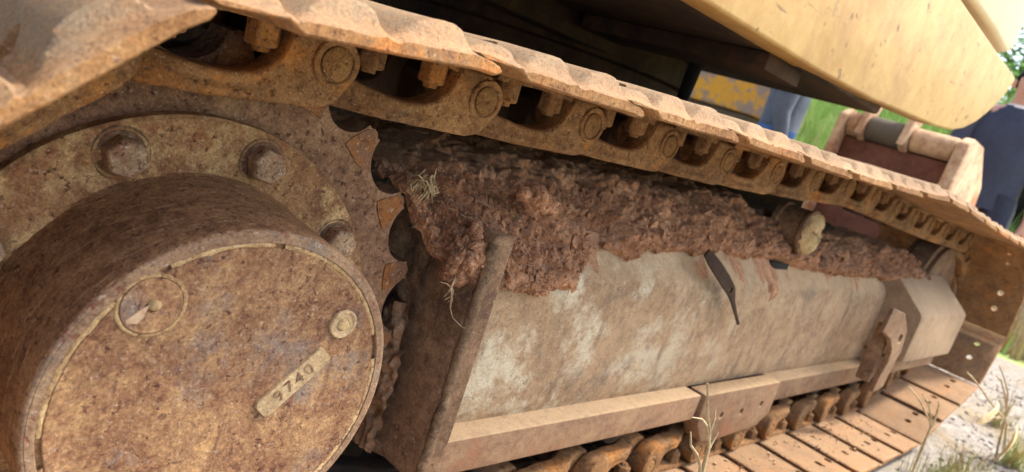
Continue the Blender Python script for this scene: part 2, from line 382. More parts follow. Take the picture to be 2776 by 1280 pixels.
lathe(bm, [(0, .0875), (.002, .0868), (.0035, .0853), (.010, .0850), (.0138, .0852), (.0152, .0862), (.0156, .0878), (.0156, .17), (0, .17)], 36, (.19, 0))
PM = mesh_of(bm, 'pin')
# ---- shoe
SP = [(-.163, .0015), (-.09, .0), (-.02, .0), (-.006, -.0015), (-.001, .0), (.0005, .003), (-.003, .0065), (-.012, .0100), (-.020, .0115), (-.0265, .0132), (-.0290, .0180), (-.0310, .0245), (-.036, .0280), (-.045, .0285), (-.060, .0275), (-.072, .0245), (-.082, .0180), (-.091, .0125), (-.098, .0104), (-.1015, .0112), (-.1040, .0160), (-.106, .0235), (-.111, .0278), (-.120, .0285), (-.134, .0275), (-.146, .0245), (-.156, .0180), (-.1635, .0125), (-.1685, .0104), (-.1715, .0122), (-.1740, .0175), (-.177, .0218), (-.184, .0232), (-.193, .0228), (-.204, .0205), (-.214, .0175), (-.222, .0130), (-.212, .0105), (-.190, .0085), (-.174, .0075)]
CAP = [(-.103, .0122), (-.0965, .0126), (-.0915, .0150), (-.087, .0215), (-.0825, .0272), (-.077, .04)]
def shoe_mesh():
    bm = bmesh.new(); rings = []
    ysl = [-.103, -.1015, -.0985, -.0945, -.0915, -.089, -.087, -.0845, -.0825, -.0795, -.077] + [-.065+.0425*i for i in range(12)] + [.443]
    for i, y in enumerate(ysl):
        k = {0: .0022, 1: .0008, 2: .0001}.get(i, 0)
        ring = []
        cx = -.11
        cap_ = lerp(y, CAP)+.0005*noise.noise(Vector((y*60, 2, 2)))
        for j, (x, z) in enumerate(SP):
            z = min(z, cap_+.0008*noise.noise(Vector((x*30, y*20, 5)))) if z > .012 else z
            a, b = SP[j-1], SP[(j+1) % len(SP)]
            t = Vector((b[0]-a[0], b[1]-a[1])).normalized(); nrm = Vector((t.y, -t.x))
            zz = z - (.0016*noise.noise(Vector((x*22, y*9, 1.3)))+.0008 if z > .018 else 0) + .0006*noise.noise(Vector((x*70, y*40, 4)))
            ring.append((.21+x-nrm.x*k, y, .033+zz-nrm.y*k))
        rings.append(ring)
    loft(bm, rings); bmesh.ops.recalc_face_normals(bm, faces=bm.faces[:])
    me = mesh_of(bm, 'track_shoe')
    return boolean(me, [cyl_mesh((s, -.030, 0), (s, -.030, .09), .0105, 20) for s in (.058, .122)])
SM = shoe_mesh()
def nut_mesh():
    bm = bmesh.new(); rings = []
    for z, r in ((.027, .0158), (.005, .0158), (.0025, .0142), (.0025, .0090), (-.0015, .0085), (-.0025, .0070)):
        rings.append([(r*math.cos(R(60*k+12)), r*math.sin(R(60*k+12)), z) for k in range(6)])
    loft(bm, rings); bevel_sharp(bm, .0012, 1, 40)
    for v in bm.verts: v.co += Vector((noise.noise(v.co*150), noise.noise(v.co*150+Vector((5, 5, 5))), 0))*.0008
    return mesh_of(bm, 'bolt_nut')
NM = nut_mesh()
for me_, mm in ((LM, 'link'), (LMF, 'under'), (PM, 'pin'), (SM, 'shoe'), (NM, 'link')):  # far links coloured darker so the link windows look shaded inside
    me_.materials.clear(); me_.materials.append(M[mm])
    for p in me_.polygons: p.use_smooth = True
    me_.set_sharp_from_angle(angle=R(38 if me_ is not NM else 25) if me_ is not SM else R(28))
for i in range(NL):
    a, b = pins[i-1], pins[i]
    if i == 0: a, b = pins[-1], pins[0]
    d = (b-a).normalized(); jit = random.uniform(-.004, .004)
    ex = Vector((d.x, 0, d.y)); ez = Vector((-d.y, 0, d.x))
    mw = Matrix(((ex.x, 0, ez.x, a.x), (0, 1, 0, jit*.3), (ex.z, 0, ez.z, a.y), (0, 0, 0, 1)))
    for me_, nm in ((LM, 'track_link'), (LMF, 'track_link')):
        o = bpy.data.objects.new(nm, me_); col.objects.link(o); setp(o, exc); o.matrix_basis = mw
        if me_ is LM:
            q = bpy.data.objects.new('pin', PM); col.objects.link(q); q.parent = o
    s = bpy.data.objects.new('track_shoe', SM); col.objects.link(s); setp(s, exc); s.matrix_basis = mw
    for k, (sx, sy) in enumerate(((.050, .113), (.130, .113), (.050, .227), (.130, .227))):
        if k > 1 and not (a.y > 0 and a.x < 2.2): continue
        q = bpy.data.objects.new('bolt_nut', NM); col.objects.link(q); q.parent = s
        q.matrix_basis = Matrix.Translation((sx, sy, .0)) @ Matrix.Rotation(random.uniform(0, 1), 4, 'Z')

# ---- sprocket
SPR = None
bm = bmesh.new()
lathe(bm, [(.10, .148), (.2447, .1462), (.2462, .1475), (.2462, .196), (.10, .198)], 120, wob=lambda a, r, y: .0016*noise.noise(Vector((math.cos(a)*6, math.sin(a)*6, r*20))))
SPR = finish(bm, 'sprocket', 'sprocket', exc)
DT = 360/18.95
def tooth(th):
    bm = bmesh.new(); pts = []
    hb = DT/2
    pts.append((.238, -hb)); 
    def arc(sgn):
        c = Vector((.2915*math.cos(R(sgn*hb)), .2915*math.sin(R(sgn*hb)))); out = []
        base = math.pi+R(sgn*hb)
        for k in range(8):
            a = base + sgn*R(76)*k/7
            out.append((c.x+.037*math.cos(a), c.y+.037*math.sin(a)))
        return out
    L_, R_ = arc(-1), arc(1)
    poly = [(.238*math.cos(R(-hb)), .238*math.sin(R(-hb)))]+L_+[(.2838, -.0072), (.2866, -.0030), (.2870, .0026), (.284, .0072)]+R_[::-1]+[(.238*math.cos(R(hb)), .238*math.sin(R(hb))), (.238, 0)]
    # radial rows: front face leans back towards the tip
    def yf(x, z, side):
        r = math.hypot(x, z); t = max(0, (r-.247)/.04)
        return (.1468+.006*t) if side == 0 else (.1955-.004*t)
    c, s = math.cos(R(th)), math.sin(R(th))
    a = [bm.verts.new((x*c-z*s, yf(x, z, 0), x*s+z*c)) for x, z in poly]
    b = [bm.verts.new((x*c-z*s, yf(x, z, 1), x*s+z*c)) for x, z in poly]
    n = len(poly)
    bm.faces.new(a)
    for i in range(n): bm.faces.new((a[i], b[i], b[(i+1) % n], a[(i+1) % n]))
    fp = [(.2475, -.0185), (.258, -.0168), (.270, -.0132), (.2800, -.0085), (.2840, -.003), (.2842, .003), (.2795, .0090), (.270, .0135), (.258, .0170), (.2485, .0175), (.2455, .006), (.2465, -.008)]
    rk = random.Random(int(th*10)); fp = [(x+rk.gauss(0, .0008), z+rk.gauss(0, .001)) for x, z in fp]
    f0 = [bm.verts.new((x*c-z*s, yf(x, z, 0)+.002, x*s+z*c)) for x, z in fp]
    f1 = [bm.verts.new(((.265+(x-.265)*.95)*c-z*.95*s, yf(x, z, 0)-.0010, (.265+(x-.265)*.95)*s+z*.95*c)) for x, z in fp]
    bm.faces.new(f1).material_index = 1
    for i in range(len(fp)): bm.faces.new((f0[i], f0[(i+1) % len(fp)], f1[(i+1) % len(fp)], f1[i])).material_index = 1
    bm.faces.new(b)
    return finish(bm, 'tooth', None, SPR, 30, mats=['sprocket', 'tooth'])
for k in range(19): tooth(51.4-k*DT)

# ---- final drive: flange, drum, cover
def fw(a, r, y): return .004*noise.noise(Vector((math.cos(a)*3, math.sin(a)*3, r*9)))
bm = bmesh.new()
lathe(bm, [(.150, .1300), (.165, .1312), (.19, .1316), (.2050, .1320), (.2082, .1345), (.2085, .150)], 128, wob=fw)
for v in bm.verts: v.co.y += .0010*noise.noise(v.co*45)
FL = finish(bm, 'flange', 'flange', exc)
bm = bmesh.new()
rings = [(6, .1300, .0), (6, .1160, .0), (6, .1140, .0012), (6, .1140, .0040)]
for rr, y, ins in ((.0185, .1315, 0), (.0185, .1195, 0), (.0168, .1168, 0), (.0001, .1160, 0)): pass
loft(bm, [[(r*math.cos(R(60*k+8)), y, r*math.sin(R(60*k+8))) for k in range(6)] for r, y in ((.0176, .1316), (.0176, .1165), (.0158, .1138))])
bevel_sharp(bm, .0011, 2, 25)
for v in bm.verts: v.co += Vector((noise.noise(v.co*120), .4*noise.noise(v.co*120+Vector((3, 3, 3))), noise.noise(v.co*110+Vector((7, 0, 0)))))*.0007
HBm = mesh_of(bm, 'bolt')
bm = bmesh.new(); lathe(bm, [(.0165, .1300), (.0192, .1300), (.0200, .1308), (.0206, .1318), (.0214, .1318), (.0222, .1304), (.0232, .1302), (.0245, .1320)], 40)
for v in bm.verts: v.co.y += .0008*noise.noise(v.co*90)
WMm = mesh_of(bm, 'washer')
for me_, mm in ((HBm, 'bolt'), (WMm, 'plate')):
    me_.materials.append(M[mm])
    for p in me_.polygons: p.use_smooth = True
    me_.set_sharp_from_angle(angle=R(30))
for k in range(9):
    a = R(115-40*k); rr = .1812
    bo = bpy.data.objects.new('bolt', HBm); col.objects.link(bo); bo.parent = FL; bo.matrix_basis = Matrix.Translation((rr*math.cos(a), -.001, rr*math.sin(a))) @ Matrix.Rotation(random.uniform(0, 1), 4, 'Y')
    wo = bpy.data.objects.new('washer', WMm); col.objects.link(wo); wo.parent = FL; wo.matrix_basis = Matrix.Translation((rr*math.cos(a), .001, rr*math.sin(a)))
bm = bmesh.new()
lathe(bm, [(.1585, .1330), (.1568, .1290), (.1560, .120), (.1545, .09), (.1528, .05), (.1516, .02), (.1513, .006), (.1509, .0036), (.1503, .0026)], 160, wob=lambda a, r, y: .0022*noise.noise(Vector((math.cos(a)*4, y*14, math.sin(a)*4))))
DR = finish(bm, 'drum', 'drum', exc, 40)
bm = bmesh.new(); lathe(bm, [(.1503, .0026), (.1496, .0012), (.148, .0004), (.1468, .0006)], 160, wob=lambda a, r, y: .0022*noise.noise(Vector((math.cos(a)*4, .03, math.sin(a)*4)))); finish(bm, 'front_edge', 'rim', DR, 40)
bm = bmesh.new()
lathe(bm, [(.1402, .0040), (.1368, .0040), (.1362, .0012), (.1355, .0006), (.128, .0012), (.1272, .0016), (.118, .0016), (.09, .0016), (.05, .0015), (.02, .0015), (0, .0015)], 160)
for v in bm.verts: v.co.y += .0005*noise.noise(v.co*40)
CV = finish(bm, 'drive_cover', 'cover', exc, 30)
bm = bmesh.new(); lathe(bm, [(.1475, .012), (.1475, .0006), (.1468, .0), (.1412, .0), (.1406, .0008), (.1402, .0040)], 160, wob=lambda a, r, y: .0015*noise.noise(Vector((math.cos(a)*9, r*30, math.sin(a)*9)))); finish(bm, 'cover_rim', 'rim', CV, 30)
# mud packed into the groove of the cover, broken in places
bm = bmesh.new(); segs = []
cen = Vector((-.082, .0865))
N_ = 300; rows = []
for i in range(N_+1):
    a = 2*math.pi*i/N_; mid = Vector((.1386*math.cos(a), .1386*math.sin(a)))
    n1 = noise.noise(Vector((math.cos(a)*9, math.sin(a)*9, 2)))
    ok = (mid-cen).length > .0245 and not (186 < math.degrees(a) < 196) and n1 > -.40
    wd = .0023+.0014*(n1+.4)+.0006*noise.noise(Vector((a*60, 0, 0))); top = .0003-.0009*max(0, n1)+.0009*noise.noise(Vector((a*45, 3, 0)))
    rows.append((ok, [(r*math.cos(a), y, r*math.sin(a)) for r, y in ((.1386+wd, .004), (.1386+wd*.8, top+.0012), (.1386, top), (.1386-wd*.8, top+.0012), (.1386-wd, .004))]))
prev = None
for ok, r in rows:
    cur = [bm.verts.new(p) for p in r] if ok else None
    if prev and cur:
        for k in range(4): bm.faces.new((prev[k], prev[k+1], cur[k+1], cur[k]))
    prev = cur
finish(bm, 'groove_mud', 'ringmud', CV, 60)
# dried crust of pale mud flaking off the flange beside the drum
bm = bmesh.new(); NA, NR = 120, 40; gr = {}
for i in range(NA+1):
    for j in range(NR+1):
        a = R(102+80*i/NA); r = .1555+.047*j/NR; p = Vector((r*math.cos(a), 0, r*math.sin(a)))
        m_ = noise.fractal(p*26, 1, 2, 4)+.55-1.25*(j/NR)*(1.25-.9*i/NA) - (.9 if i < 6 else 0)
        hgt = .0042*min(1, max(0, m_*3))+.0012*noise.noise(p*120)*min(1, max(0, m_*3))
        gr[i, j] = (bm.verts.new((p.x, .1322-hgt, p.z)), m_)
for i in range(NA):
    for j in range(NR):
        q = (gr[i, j], gr[i+1, j], gr[i+1, j+1], gr[i, j+1])
        if max(t[1] for t in q) > 0: bm.faces.new([t[0] for t in q])
bmesh.ops.delete(bm, geom=[v for v in bm.verts if not v.link_faces], context='VERTS')
finish(bm, 'mud_crust', 'flange', FL, 60)
# filler plug
def at_lathe(prof, c, n, name, m, parent, jit=.0004, sm=35):
    bm = bmesh.new(); lathe(bm, prof, n, c)
    for v in bm.verts:
        q = v.co*130; v.co += Vector((noise.noise(q), noise.noise(q+Vector((9, 0, 0))), noise.noise(q+Vector((0, 9, 0)))))*jit
    return finish(bm, name, m, parent, sm)
PLC = (-.082, .0865)
at_lathe([(.0256, .004), (.0254, .0004), (.0244, -.0004), (.0226, -.0002), (.0222, .0016)], PLC, 72, 'plug_seal', 'ringmud', CV)
plug = at_lathe([(.0222, .004), (.0220, -.0004), (.0214, -.0009), (.012, -.0009), (.0052, -.0009), (.0048, .0002), (.0044, .004), (0, .004)], PLC, 60, 'filler_plug', 'cover', CV, .0002)
at_lathe([(.0050, .001), (.0044, -.0012), (.0030, -.0030), (.0012, -.0038), (0, -.0040)], (PLC[0]+.0016, PLC[1]+.0008), 18, 'mud_blob', 'mud_pale', plug, .0006, 60)
bm = bmesh.new()   # pale smear of dried mud on the plug
prism(bm, [(PLC[0]+x, PLC[1]+z) for x, z in ((-.0015, .002), (-.008, -.003), (-.0165, -.011), (-.0155, -.0135), (-.008, -.0135), (-.0045, -.008), (-.0035, -.003))], -.0008, -.0013)
finish(bm, 'mud_smear', 'palegrey', plug, 40)
# round drain boss
BC = (.0885, .0685)
boss = at_lathe([(.0138, .003), (.0136, -.0006), (.0126, -.0015), (.0110, -.0013), (.0100, -.0004), (.0066, -.0003), (.0062, -.0008)], BC, 48, 'drain_boss', 'tag', CV, .0004)
at_lathe([(.0064, .001), (.0054, -.0018), (.0036, -.0028), (0, -.0030)], BC, 12, 'drain_plug', 'mud_pale', boss, .0006, 60)
# stamped number plate
pa = R(46.5); pc = Vector((.0535, 0, .0140)); ux = Vector((math.cos(pa), 0, math.sin(pa))); uz = Vector((-math.sin(pa), 0, math.cos(pa)))
bm = bmesh.new(); hw, hh, cr_ = .0375, .0098, .0048; out = []
for cx_, cz_, a0 in ((hw-cr_, hh-cr_, 0), (-hw+cr_, hh-cr_, 90), (-hw+cr_, -hh+cr_, 180), (hw-cr_, -hh+cr_, 270)):
    for k in range(5):
        a = R(a0+k*22.5); out.append((cx_+cr_*math.cos(a), cz_+cr_*math.sin(a)))
rings = []
for y, sc_ in ((.003, 1.0), (-.0006, 1.0), (-.0016, .965), (-.0018, .93)):
    rings.append([pc+ux*(x*(1-(1-sc_)*.4))+uz*(z*sc_)+Vector((0, y, 0)) for x, z in out])
loft(bm, rings)
NP = finish(bm, 'number_plate', 'tag', CV, 30)
cu = bpy.data.curves.new('t', 'FONT'); cu.body = '9740'; cu.size = .0168; cu.align_x = 'CENTER'; cu.align_y = 'CENTER'; cu.extrude = .0004; cu.space_character = 1.32
to = bpy.data.objects.new('t', cu); col.objects.link(to)
to.matrix_world = Matrix(((ux.x, uz.x, 0, pc.x), (0, 0, -1, -.0020), (ux.z, uz.z, 0, pc.z), (0, 0, 0, 1)))
dg = bpy.context.evaluated_depsgraph_get(); dg.update()
tm = bpy.data.meshes.new_from_object(to.evaluated_get(dg)); tm.transform(to.matrix_world); bpy.data.objects.remove(to)
bm = bmesh.new(); bm.from_mesh(tm); bmesh.ops.subdivide_edges(bm, edges=bm.edges[:], cuts=2)
for v in bm.verts: v.co += (ux*noise.noise(v.co*420)+uz*noise.noise(v.co*420+Vector((5, 0, 0))))*.0007
bm.to_mesh(tm); bm.free(); link(tm, 'stamped_number', 'plate', NP, None)

# ---- drive motor housing behind the sprocket
bm = bmesh.new(); lathe(bm, [(0, .20), (.20, .20), (.205, .22), (.20, .42), (0, .44)], 64)
for v in bm.verts: v.co += Vector((noise.noise(v.co*12), 0, noise.noise(v.co*12+Vector((4, 0, 0)))))*.006
finish(bm, 'motor_housing', 'plate', exc)

# ---- track frame
def grid_box_noise(bm, amp, sc_):
    for v in bm.verts:
        q = v.co*sc_; v.co += Vector((0, noise.noise(q), noise.noise(q+Vector((8, 0, 0)))))*amp
bm = bmesh.new()
SEC = [(.127, -.1495), (.1245, -.141), (.1215, -.132), (.120, -.10), (.1185, -.05), (.1175, 0), (.1175, .045), (.1182, .060), (.1203, .072), (.125, .083), (.133, .094), (.152, .116), (.172, .136), (.25, .146), (.252, -.149)]
rings = []
x = .352
while x < 2.20:
    rings.append([(x, y+.0016*noise.noise(Vector((x*5, y*5, z*7)))+.0007*noise.noise(Vector((x*24, 0, z*24))), z) for y, z in SEC]); x += .02
loft(bm, rings)
FR = finish(bm, 'track_frame', 'frame', exc, 50)
bm = bmesh.new()
box(bm, .350, 1.075, .088, .253, -.2045, -.150, .0035)
LG = finish(bm, 'side_flange', 'ledge', FR)
bm = bmesh.new(); box(bm, 1.455, 2.40, .088, .253, -.2045, -.150, .0035); finish(bm, 'side_flange', 'ledge', FR)
# track guard block with three holes
bm = bmesh.new()
prism(bm, [(1.078, -.146), (1.45, -.146), (1.452, -.232), (1.40, -.258), (1.205, -.266), (1.135, -.262), (1.085, -.212)], .079, .12); bevel_sharp(bm, .004, 2)
gm = boolean(mesh_of(bm), [cyl_mesh((hx, .05, hz), (hx, .15, hz), .0085, 16) for hx, hz in ((1.183, -.203), (1.281, -.205), (1.379, -.197))])
gm.materials.clear(); link(gm, 'track_guard', 'ledge', FR)
# end plate and its foot
bm = bmesh.new(); box(bm, .3235, .3585, .068, .30, -.198, .1455, .006, 3)
for v in bm.verts: v.co += Vector((noise.noise(v.co*25), noise.noise(v.co*25+Vector((3, 3, 3))), 0))*.001
EP = finish(bm, 'end_plate', 'plate', FR)
bm = bmesh.new()
pts = [(.329+.003*noise.noise(Vector((t*30, 1, 1))), .0735+.001*noise.noise(Vector((t*50, 4, 1))), -.19+t) for t in [i*.006 for i in range(55)]]
tube(bm, pts, [.0072+.0016*noise.noise(Vector((i*.8, 0, 0))) for i in range(55)], 12); finish(bm, 'weld_bead', 'bead', EP, 60)
bm = bmesh.new()
prism(bm, [(0, 0)]*0 or [(.359, .074), (.335, .125), (.306, .19), (.306, .32), (.359, .32)], 0, 1)
for v in bm.verts: v.co = Vector((v.co.x, v.co.z, -.199+.019*v.co.y))
bevel_sharp(bm, .003, 2); finish(bm, 'foot_plate', 'plate', FR)
bm = bmesh.new()   # lumpy casting between sprocket and end plate
nx, nz_ = 26, 60
vs = [[None]*(nz_+1) for _ in range(nx+1)]
for i in range(nx+1):
    for j in range(nz_+1):
        y = .15+.17*i/nx; z = -.185+.33*j/nz_; q = Vector((y*40, z*40, 0))
        x = .300+.022*abs(noise.noise(Vector((y*18, z*12, 3))))+.006*noise.noise(q*1.6) - .02*max(0, (y-.2)/.1)
        vs[i][j] = bm.verts.new((x, y, z))
for i in range(nx):
    for j in range(nz_): bm.faces.new((vs[i][j], vs[i+1][j], vs[i+1][j+1], vs[i][j+1]))
finish(bm, 'casting', 'plate', FR, 60)
bm = bmesh.new(); gr = {}
for i in range(41):
    for j in range(91):
        y = .135+.075*i/40; z = -.182+.20*j/90; p = Vector((0, y, z))
        m_ = .75-1.25*abs(i/40-.45)-.9*max(0, j/90-.45)+.6*noise.fractal(p*30, 1, 2, 3)
        h_ = min(1, max(0, m_*2.5)); wr = abs(noise.noise(Vector((3, y*95, z*38))))
        gr[i, j] = (bm.verts.new((.300-.009*h_-.007*wr*h_, y, z)), m_)
for i in range(40):
    for j in range(90):
        q = (gr[i, j], gr[i+1, j], gr[i+1, j+1], gr[i, j+1])
        if max(t[1] for t in q) > 0: bm.faces.new([t[0] for t in q])
bmesh.ops.delete(bm, geom=[v for v in bm.verts if not v.link_faces], context='VERTS')
finish(bm, 'mud_crust', 'plate', FR, 70)
bm = bmesh.new(); gr = {}; NXs, NZs = 460, 56
PTH = SEC[4:13]; acc = [0]
for a, b in zip(PTH, PTH[1:]): acc.append(acc[-1]+math.hypot(b[0]-a[0], b[1]-a[1]))
TY = [(q, p[0]) for q, p in zip(acc, PTH)]; TZ = [(q, p[1]) for q, p in zip(acc, PTH)]
for i in range(NXs+1):
    for j in range(NZs+1):
        x = .375+1.72*i/NXs; t = j/NZs; q = .02+(acc[-1]-.02)*t; y, z = lerp(q, TY), lerp(q, TZ); p = Vector((x, y, z))
        m_ = .8*noise.fractal(Vector((x*9, 0, z*6)), 1, 2, 4)+.35*noise.noise(Vector((x*48, 3, z*26)))-1.02+1.15*t
        hh_ = min(1, max(0, m_*2.0)); hh_ *= .0045+.002*noise.noise(p*70)
        nn_ = Vector((0, -1, .15+1.2*max(0, t-.6))).normalized()
        gr[i, j] = (bm.verts.new(p+nn_*(hh_-.0006)), m_)
for i in range(NXs):
    for j in range(NZs):
        q = (gr[i, j], gr[i+1, j], gr[i+1, j+1], gr[i, j+1])
        if max(t_[1] for t_ in q) > 0: bm.faces.new([t_[0] for t_ in q])
bmesh.ops.delete(bm, geom=[v for v in bm.verts if not v.link_faces], context='VERTS')
finish(bm, 'mud_splash', 'mud', FR, 70, kind='stuff')
# bent strap hanging over the panel
def ribbon(bm, pts, wid, thick):
    rings = []
    pts = [Vector(p) for p in pts]
    for i, p in enumerate(pts):
        d = (pts[min(i+1, len(pts)-1)]-pts[max(i-1, 0)]).normalized(); n_ = Vector((0, -1, 0)); u = d.cross(n_).normalized(); n2 = u.cross(d)
        w_ = wid[i]/2; t = thick/2
        rings.append([p+u*w_-n2*t, p+u*w_+n2*t, p-u*w_+n2*t, p-u*w_-n2*t])
    loft(bm, rings)
bm = bmesh.new()
ribbon(bm, [(.918, .112, .142), (.935, .106, .131), (.960, .101, .117), (1.0, .096, .095), (1.035, .093, .075), (1.055, .093, .056), (1.09, .094, .030), (1.128, .096, .004)], [.016, .023, .026, .026, .023, .011, .007, .006], .005)
bevel_sharp(bm, .001, 1, 50)
st = boolean(mesh_of(bm), [cyl_mesh((1.026, .05, .079), (1.026, .15, .079), .006, 14)])
st.materials.clear(); link(st, 'bent_strap', 'under', FR)
# front cover block
bm = bmesh.new(); rings = []
for x in (2.13, 2.14, 2.3, 2.5, 2.70, 2.725):
    k = .004 if x in (2.13, 2.725) else 0
    rings.append([(x, y+k, z-k if z > 0 else z+k) for y, z in ((.003, -.098), (.001, -.09), (.001, .045), (.004, .056), (.012, .064), (.115, .150), (.125, .152), (.24, .152), (.24, -.1))])
loft(bm, rings); FC = finish(bm, 'front_cover', 'block', FR, 45)
bm = bmesh.new(); box(bm, 2.14, 2.66, .03, .24, -.150, -.112, .004); finish(bm, 'cover_rail', 'ledge', FC)
bm = bmesh.new()
ribbon(bm, [(1.84, .020, .040), (1.885, .004, .028), (1.925, -.004, -.01), (1.95, -.004, -.06), (1.965, .004, -.12), (1.972, .006, -.172)], [.07, .085, .09, .09, .088, .085], .014); bevel_sharp(bm, .002, 1, 40)
bk = boolean(mesh_of(bm), [cyl_mesh((1.928, -.06, -.006), (1.928, .06, -.006), .014, 16)])
bk.materials.clear(); BK = link(bk, 'bracket', 'ledge', FR)
bm = bmesh.new(); box(bm, 1.895, 1.915, .012, .05, -.15, .02, .004); finish(bm, 'bracket_rib', 'plate', BK)
# carrier roller
CRC = (1.405, .208)
bm = bmesh.new(); lathe(bm, [(0, .128), (.030, .128), (.050, .131), (.0545, .135), (.0545, .142), (.050, .146), (.050, .196), (.0545, .2), (.0545, .212), (0, .212)], 48, CRC)
CR = finish(bm, 'carrier_roller', 'plate', exc)
at_lathe([(.050, .134), (.047, .126), (.034, .119), (.020, .116), (.010, .119), (0, .117)], CRC, 28, 'mud_cake', 'mud_pale', CR, .011, 60)
bm = bmesh.new(); box(bm, 1.385, 1.43, .212, .25, .10, .23, .004); finish(bm, 'roller_bracket', 'plate', CR)
bm = bmesh.new(); box(bm, 1.30, 1.40, .148, .2, .10, .128, .004); finish(bm, 'shade_block', 'black', FR)  # solid black block, its colour standing in for a shaded hollow
# idler and track rollers
bm = bmesh.new(); lathe(bm, [(0, .10), (.05, .10), (.055, .118), (.12, .124), (.165, .118), (.168, .116), (.200, .118), (.206, .122), (.206, .136), (.224, .140), (.224, .2), (.206, .204), (.206, .226), (0, .228)], 72, (XI, .05))
ID = finish(bm, 'front_idler', 'plate', exc)
bm = bmesh.new(); lathe(bm, [(0, .085), (.030, .085), (.034, .09), (.036, .105)], 28, (XI, .05)); finish(bm, 'idler_hub', 'ledge', ID)
for x in (.52, .86, 1.2, 1.54, 1.88, 2.2):
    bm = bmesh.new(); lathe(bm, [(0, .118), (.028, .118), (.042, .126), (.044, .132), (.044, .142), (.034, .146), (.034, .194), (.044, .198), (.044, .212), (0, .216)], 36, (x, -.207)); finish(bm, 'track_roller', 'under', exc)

# ---- undercarriage centre and upper structure
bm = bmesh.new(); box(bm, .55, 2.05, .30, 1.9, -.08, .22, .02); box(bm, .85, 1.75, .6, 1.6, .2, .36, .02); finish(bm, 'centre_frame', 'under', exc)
bm = bmesh.new()
lathe(bm, [(0, .0), (.50, 0), (.50, .05), (.48, .055), (.48, .09), (.51, .095), (.51, .16), (0, .17)], 72)
for v in bm.verts: v.co = Vector((1.3+v.co.x, 1.1+v.co.z, .35+v.co.y))
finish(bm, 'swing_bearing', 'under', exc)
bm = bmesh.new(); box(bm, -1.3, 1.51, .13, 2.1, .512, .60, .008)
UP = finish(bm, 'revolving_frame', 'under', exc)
for k, (x0, x1, y0, y1, z0) in enumerate(((1.40, 1.50, .14, 2.09, .495), (.35, .43, .14, 2.09, .49), (-.4, -.32, .14, 2.09, .49))):
    pass
bm = bmesh.new(); box(bm, -1.3, 1.2, .62, .69, .455, .511, .006); finish(bm, 'cross_rail', 'under', UP)
bm = bmesh.new(); box(bm, .95, 1.10, .15, .6, .480, .511, .004); finish(bm, 'cross_rail', 'under', UP)
bm = bmesh.new(); tube(bm, [(1.19, .44, .515), (1.192, .442, .46), (1.20, .45, .40)], [.016, .016, .014], 12); finish(bm, 'drain_hose', 'black', UP)
bm = bmesh.new(); tube(bm, [(.96, .74, .51), (1.02, .75, .49), (1.09, .76, .488), (1.11, .77, .51)], .006, 8); finish(bm, 'pipe', 'tooth', UP)
# yellow side skirt
bm = bmesh.new()
sk = [(-1.35, .507), (.3, .507), (.613, .508), (1.052, .512), (1.35, .522), (1.622, .541), (1.85, .556), (2.0, .573), (2.10, .597), (2.19, .632), (2.27, .677), (2.35, .735), (2.40, .785), (2.414, .808), (2.405, .818), (2.38, .820), (2.048, .821), (1.64, .826), (-1.35, .83)]
prism(bm, sk, .1, .16); bevel_sharp(bm, .007, 3, 40)
SK = finish(bm, 'side_skirt', 'yellow', exc, 40)
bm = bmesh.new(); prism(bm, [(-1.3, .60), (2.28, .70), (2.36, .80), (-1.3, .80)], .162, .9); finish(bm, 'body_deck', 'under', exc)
bm = bmesh.new(); pr = [(-1.2, .93), (2.40, .935), (2.60, .925), (2.67, .95), (2.665, 1.1), (2.60, 1.9), (-1.2, 1.9)]
prism(bm, pr, .2, 1.9); bevel_sharp(bm, .02, 3, 30); BODY = finish(bm, 'engine_housing', 'cream', exc)
bm = bmesh.new(); box(bm, -1.15, 2.2, .30, 1.8, .80, .935); finish(bm, 'shade_filler', 'black', exc)  # black filler paints the shade in the set-back gap under the housing
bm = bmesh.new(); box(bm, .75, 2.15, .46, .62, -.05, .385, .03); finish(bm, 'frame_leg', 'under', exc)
# far track kept simple: shoes and side frame
bm = bmesh.new()
sec = []
for k in range(40):
    a = 2*math.pi*k/40; sec.append((1.3+(1.3 if math.cos(a) > 0 else -1.3)+.34*math.cos(a), .02+.34*math.sin(a)))
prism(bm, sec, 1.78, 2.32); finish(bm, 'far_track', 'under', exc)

# ------------------------------------------------------------------ dried mud on the frame
def cellh(p):
    return (math.sin(p.x*127.1+p.y*311.7+p.z*74.7)*43758.5453) % 1.0
def clod_disp(p, k=1.0):
    big = noise.fractal(p*9, 1.0, 2.1, 2); mid = noise.fractal(p*26+Vector((4, 2, 9)), 1.0, 2.0, 2)
    w_ = Vector((noise.noise(p*38), noise.noise(p*38+Vector((7, 0, 0))), noise.noise(p*38+Vector((0, 7, 0)))))
    out = .026*big+.009*mid+.0020*noise.fractal(p*120, .8, 2.2, 3)
    for sc_, am, cr0 in ((40, .011, .0045), (95, .0048, .0022)):
        ds = noise.voronoi(p*sc_+w_*.45)[0]
        out += am*(.45-ds[0]) - cr0*(1-min(1, (ds[1]-ds[0])*3))**2
    return k*(out+.0010*noise.noise(p*300))
bm = bmesh.new()
ZL = [(.255, .165), (.27, .128), (.29, .100), (.315, .088), (.35, .094), (.37, .072), (.48, .064), (.56, .070), (.60, .105), (.66, .124), (.72, .106), (.78, .124), (.9, .130), (1.1, .132), (1.3, .134), (1.40, .130), (1.5, .122), (1.7, .115), (1.95, .115), (2.10, .12), (2.16, .138), (2.45, .142)]
YL = [(.255, .165), (.275, .130), (.30, .102), (.34, .092), (.37, .098), (.55, .102), (.60, .132), (.66, .148), (.72, .136), (.78, .148), (1.2, .154), (1.5, .142), (2.05, .140), (2.16, .095), (2.45, .10)]
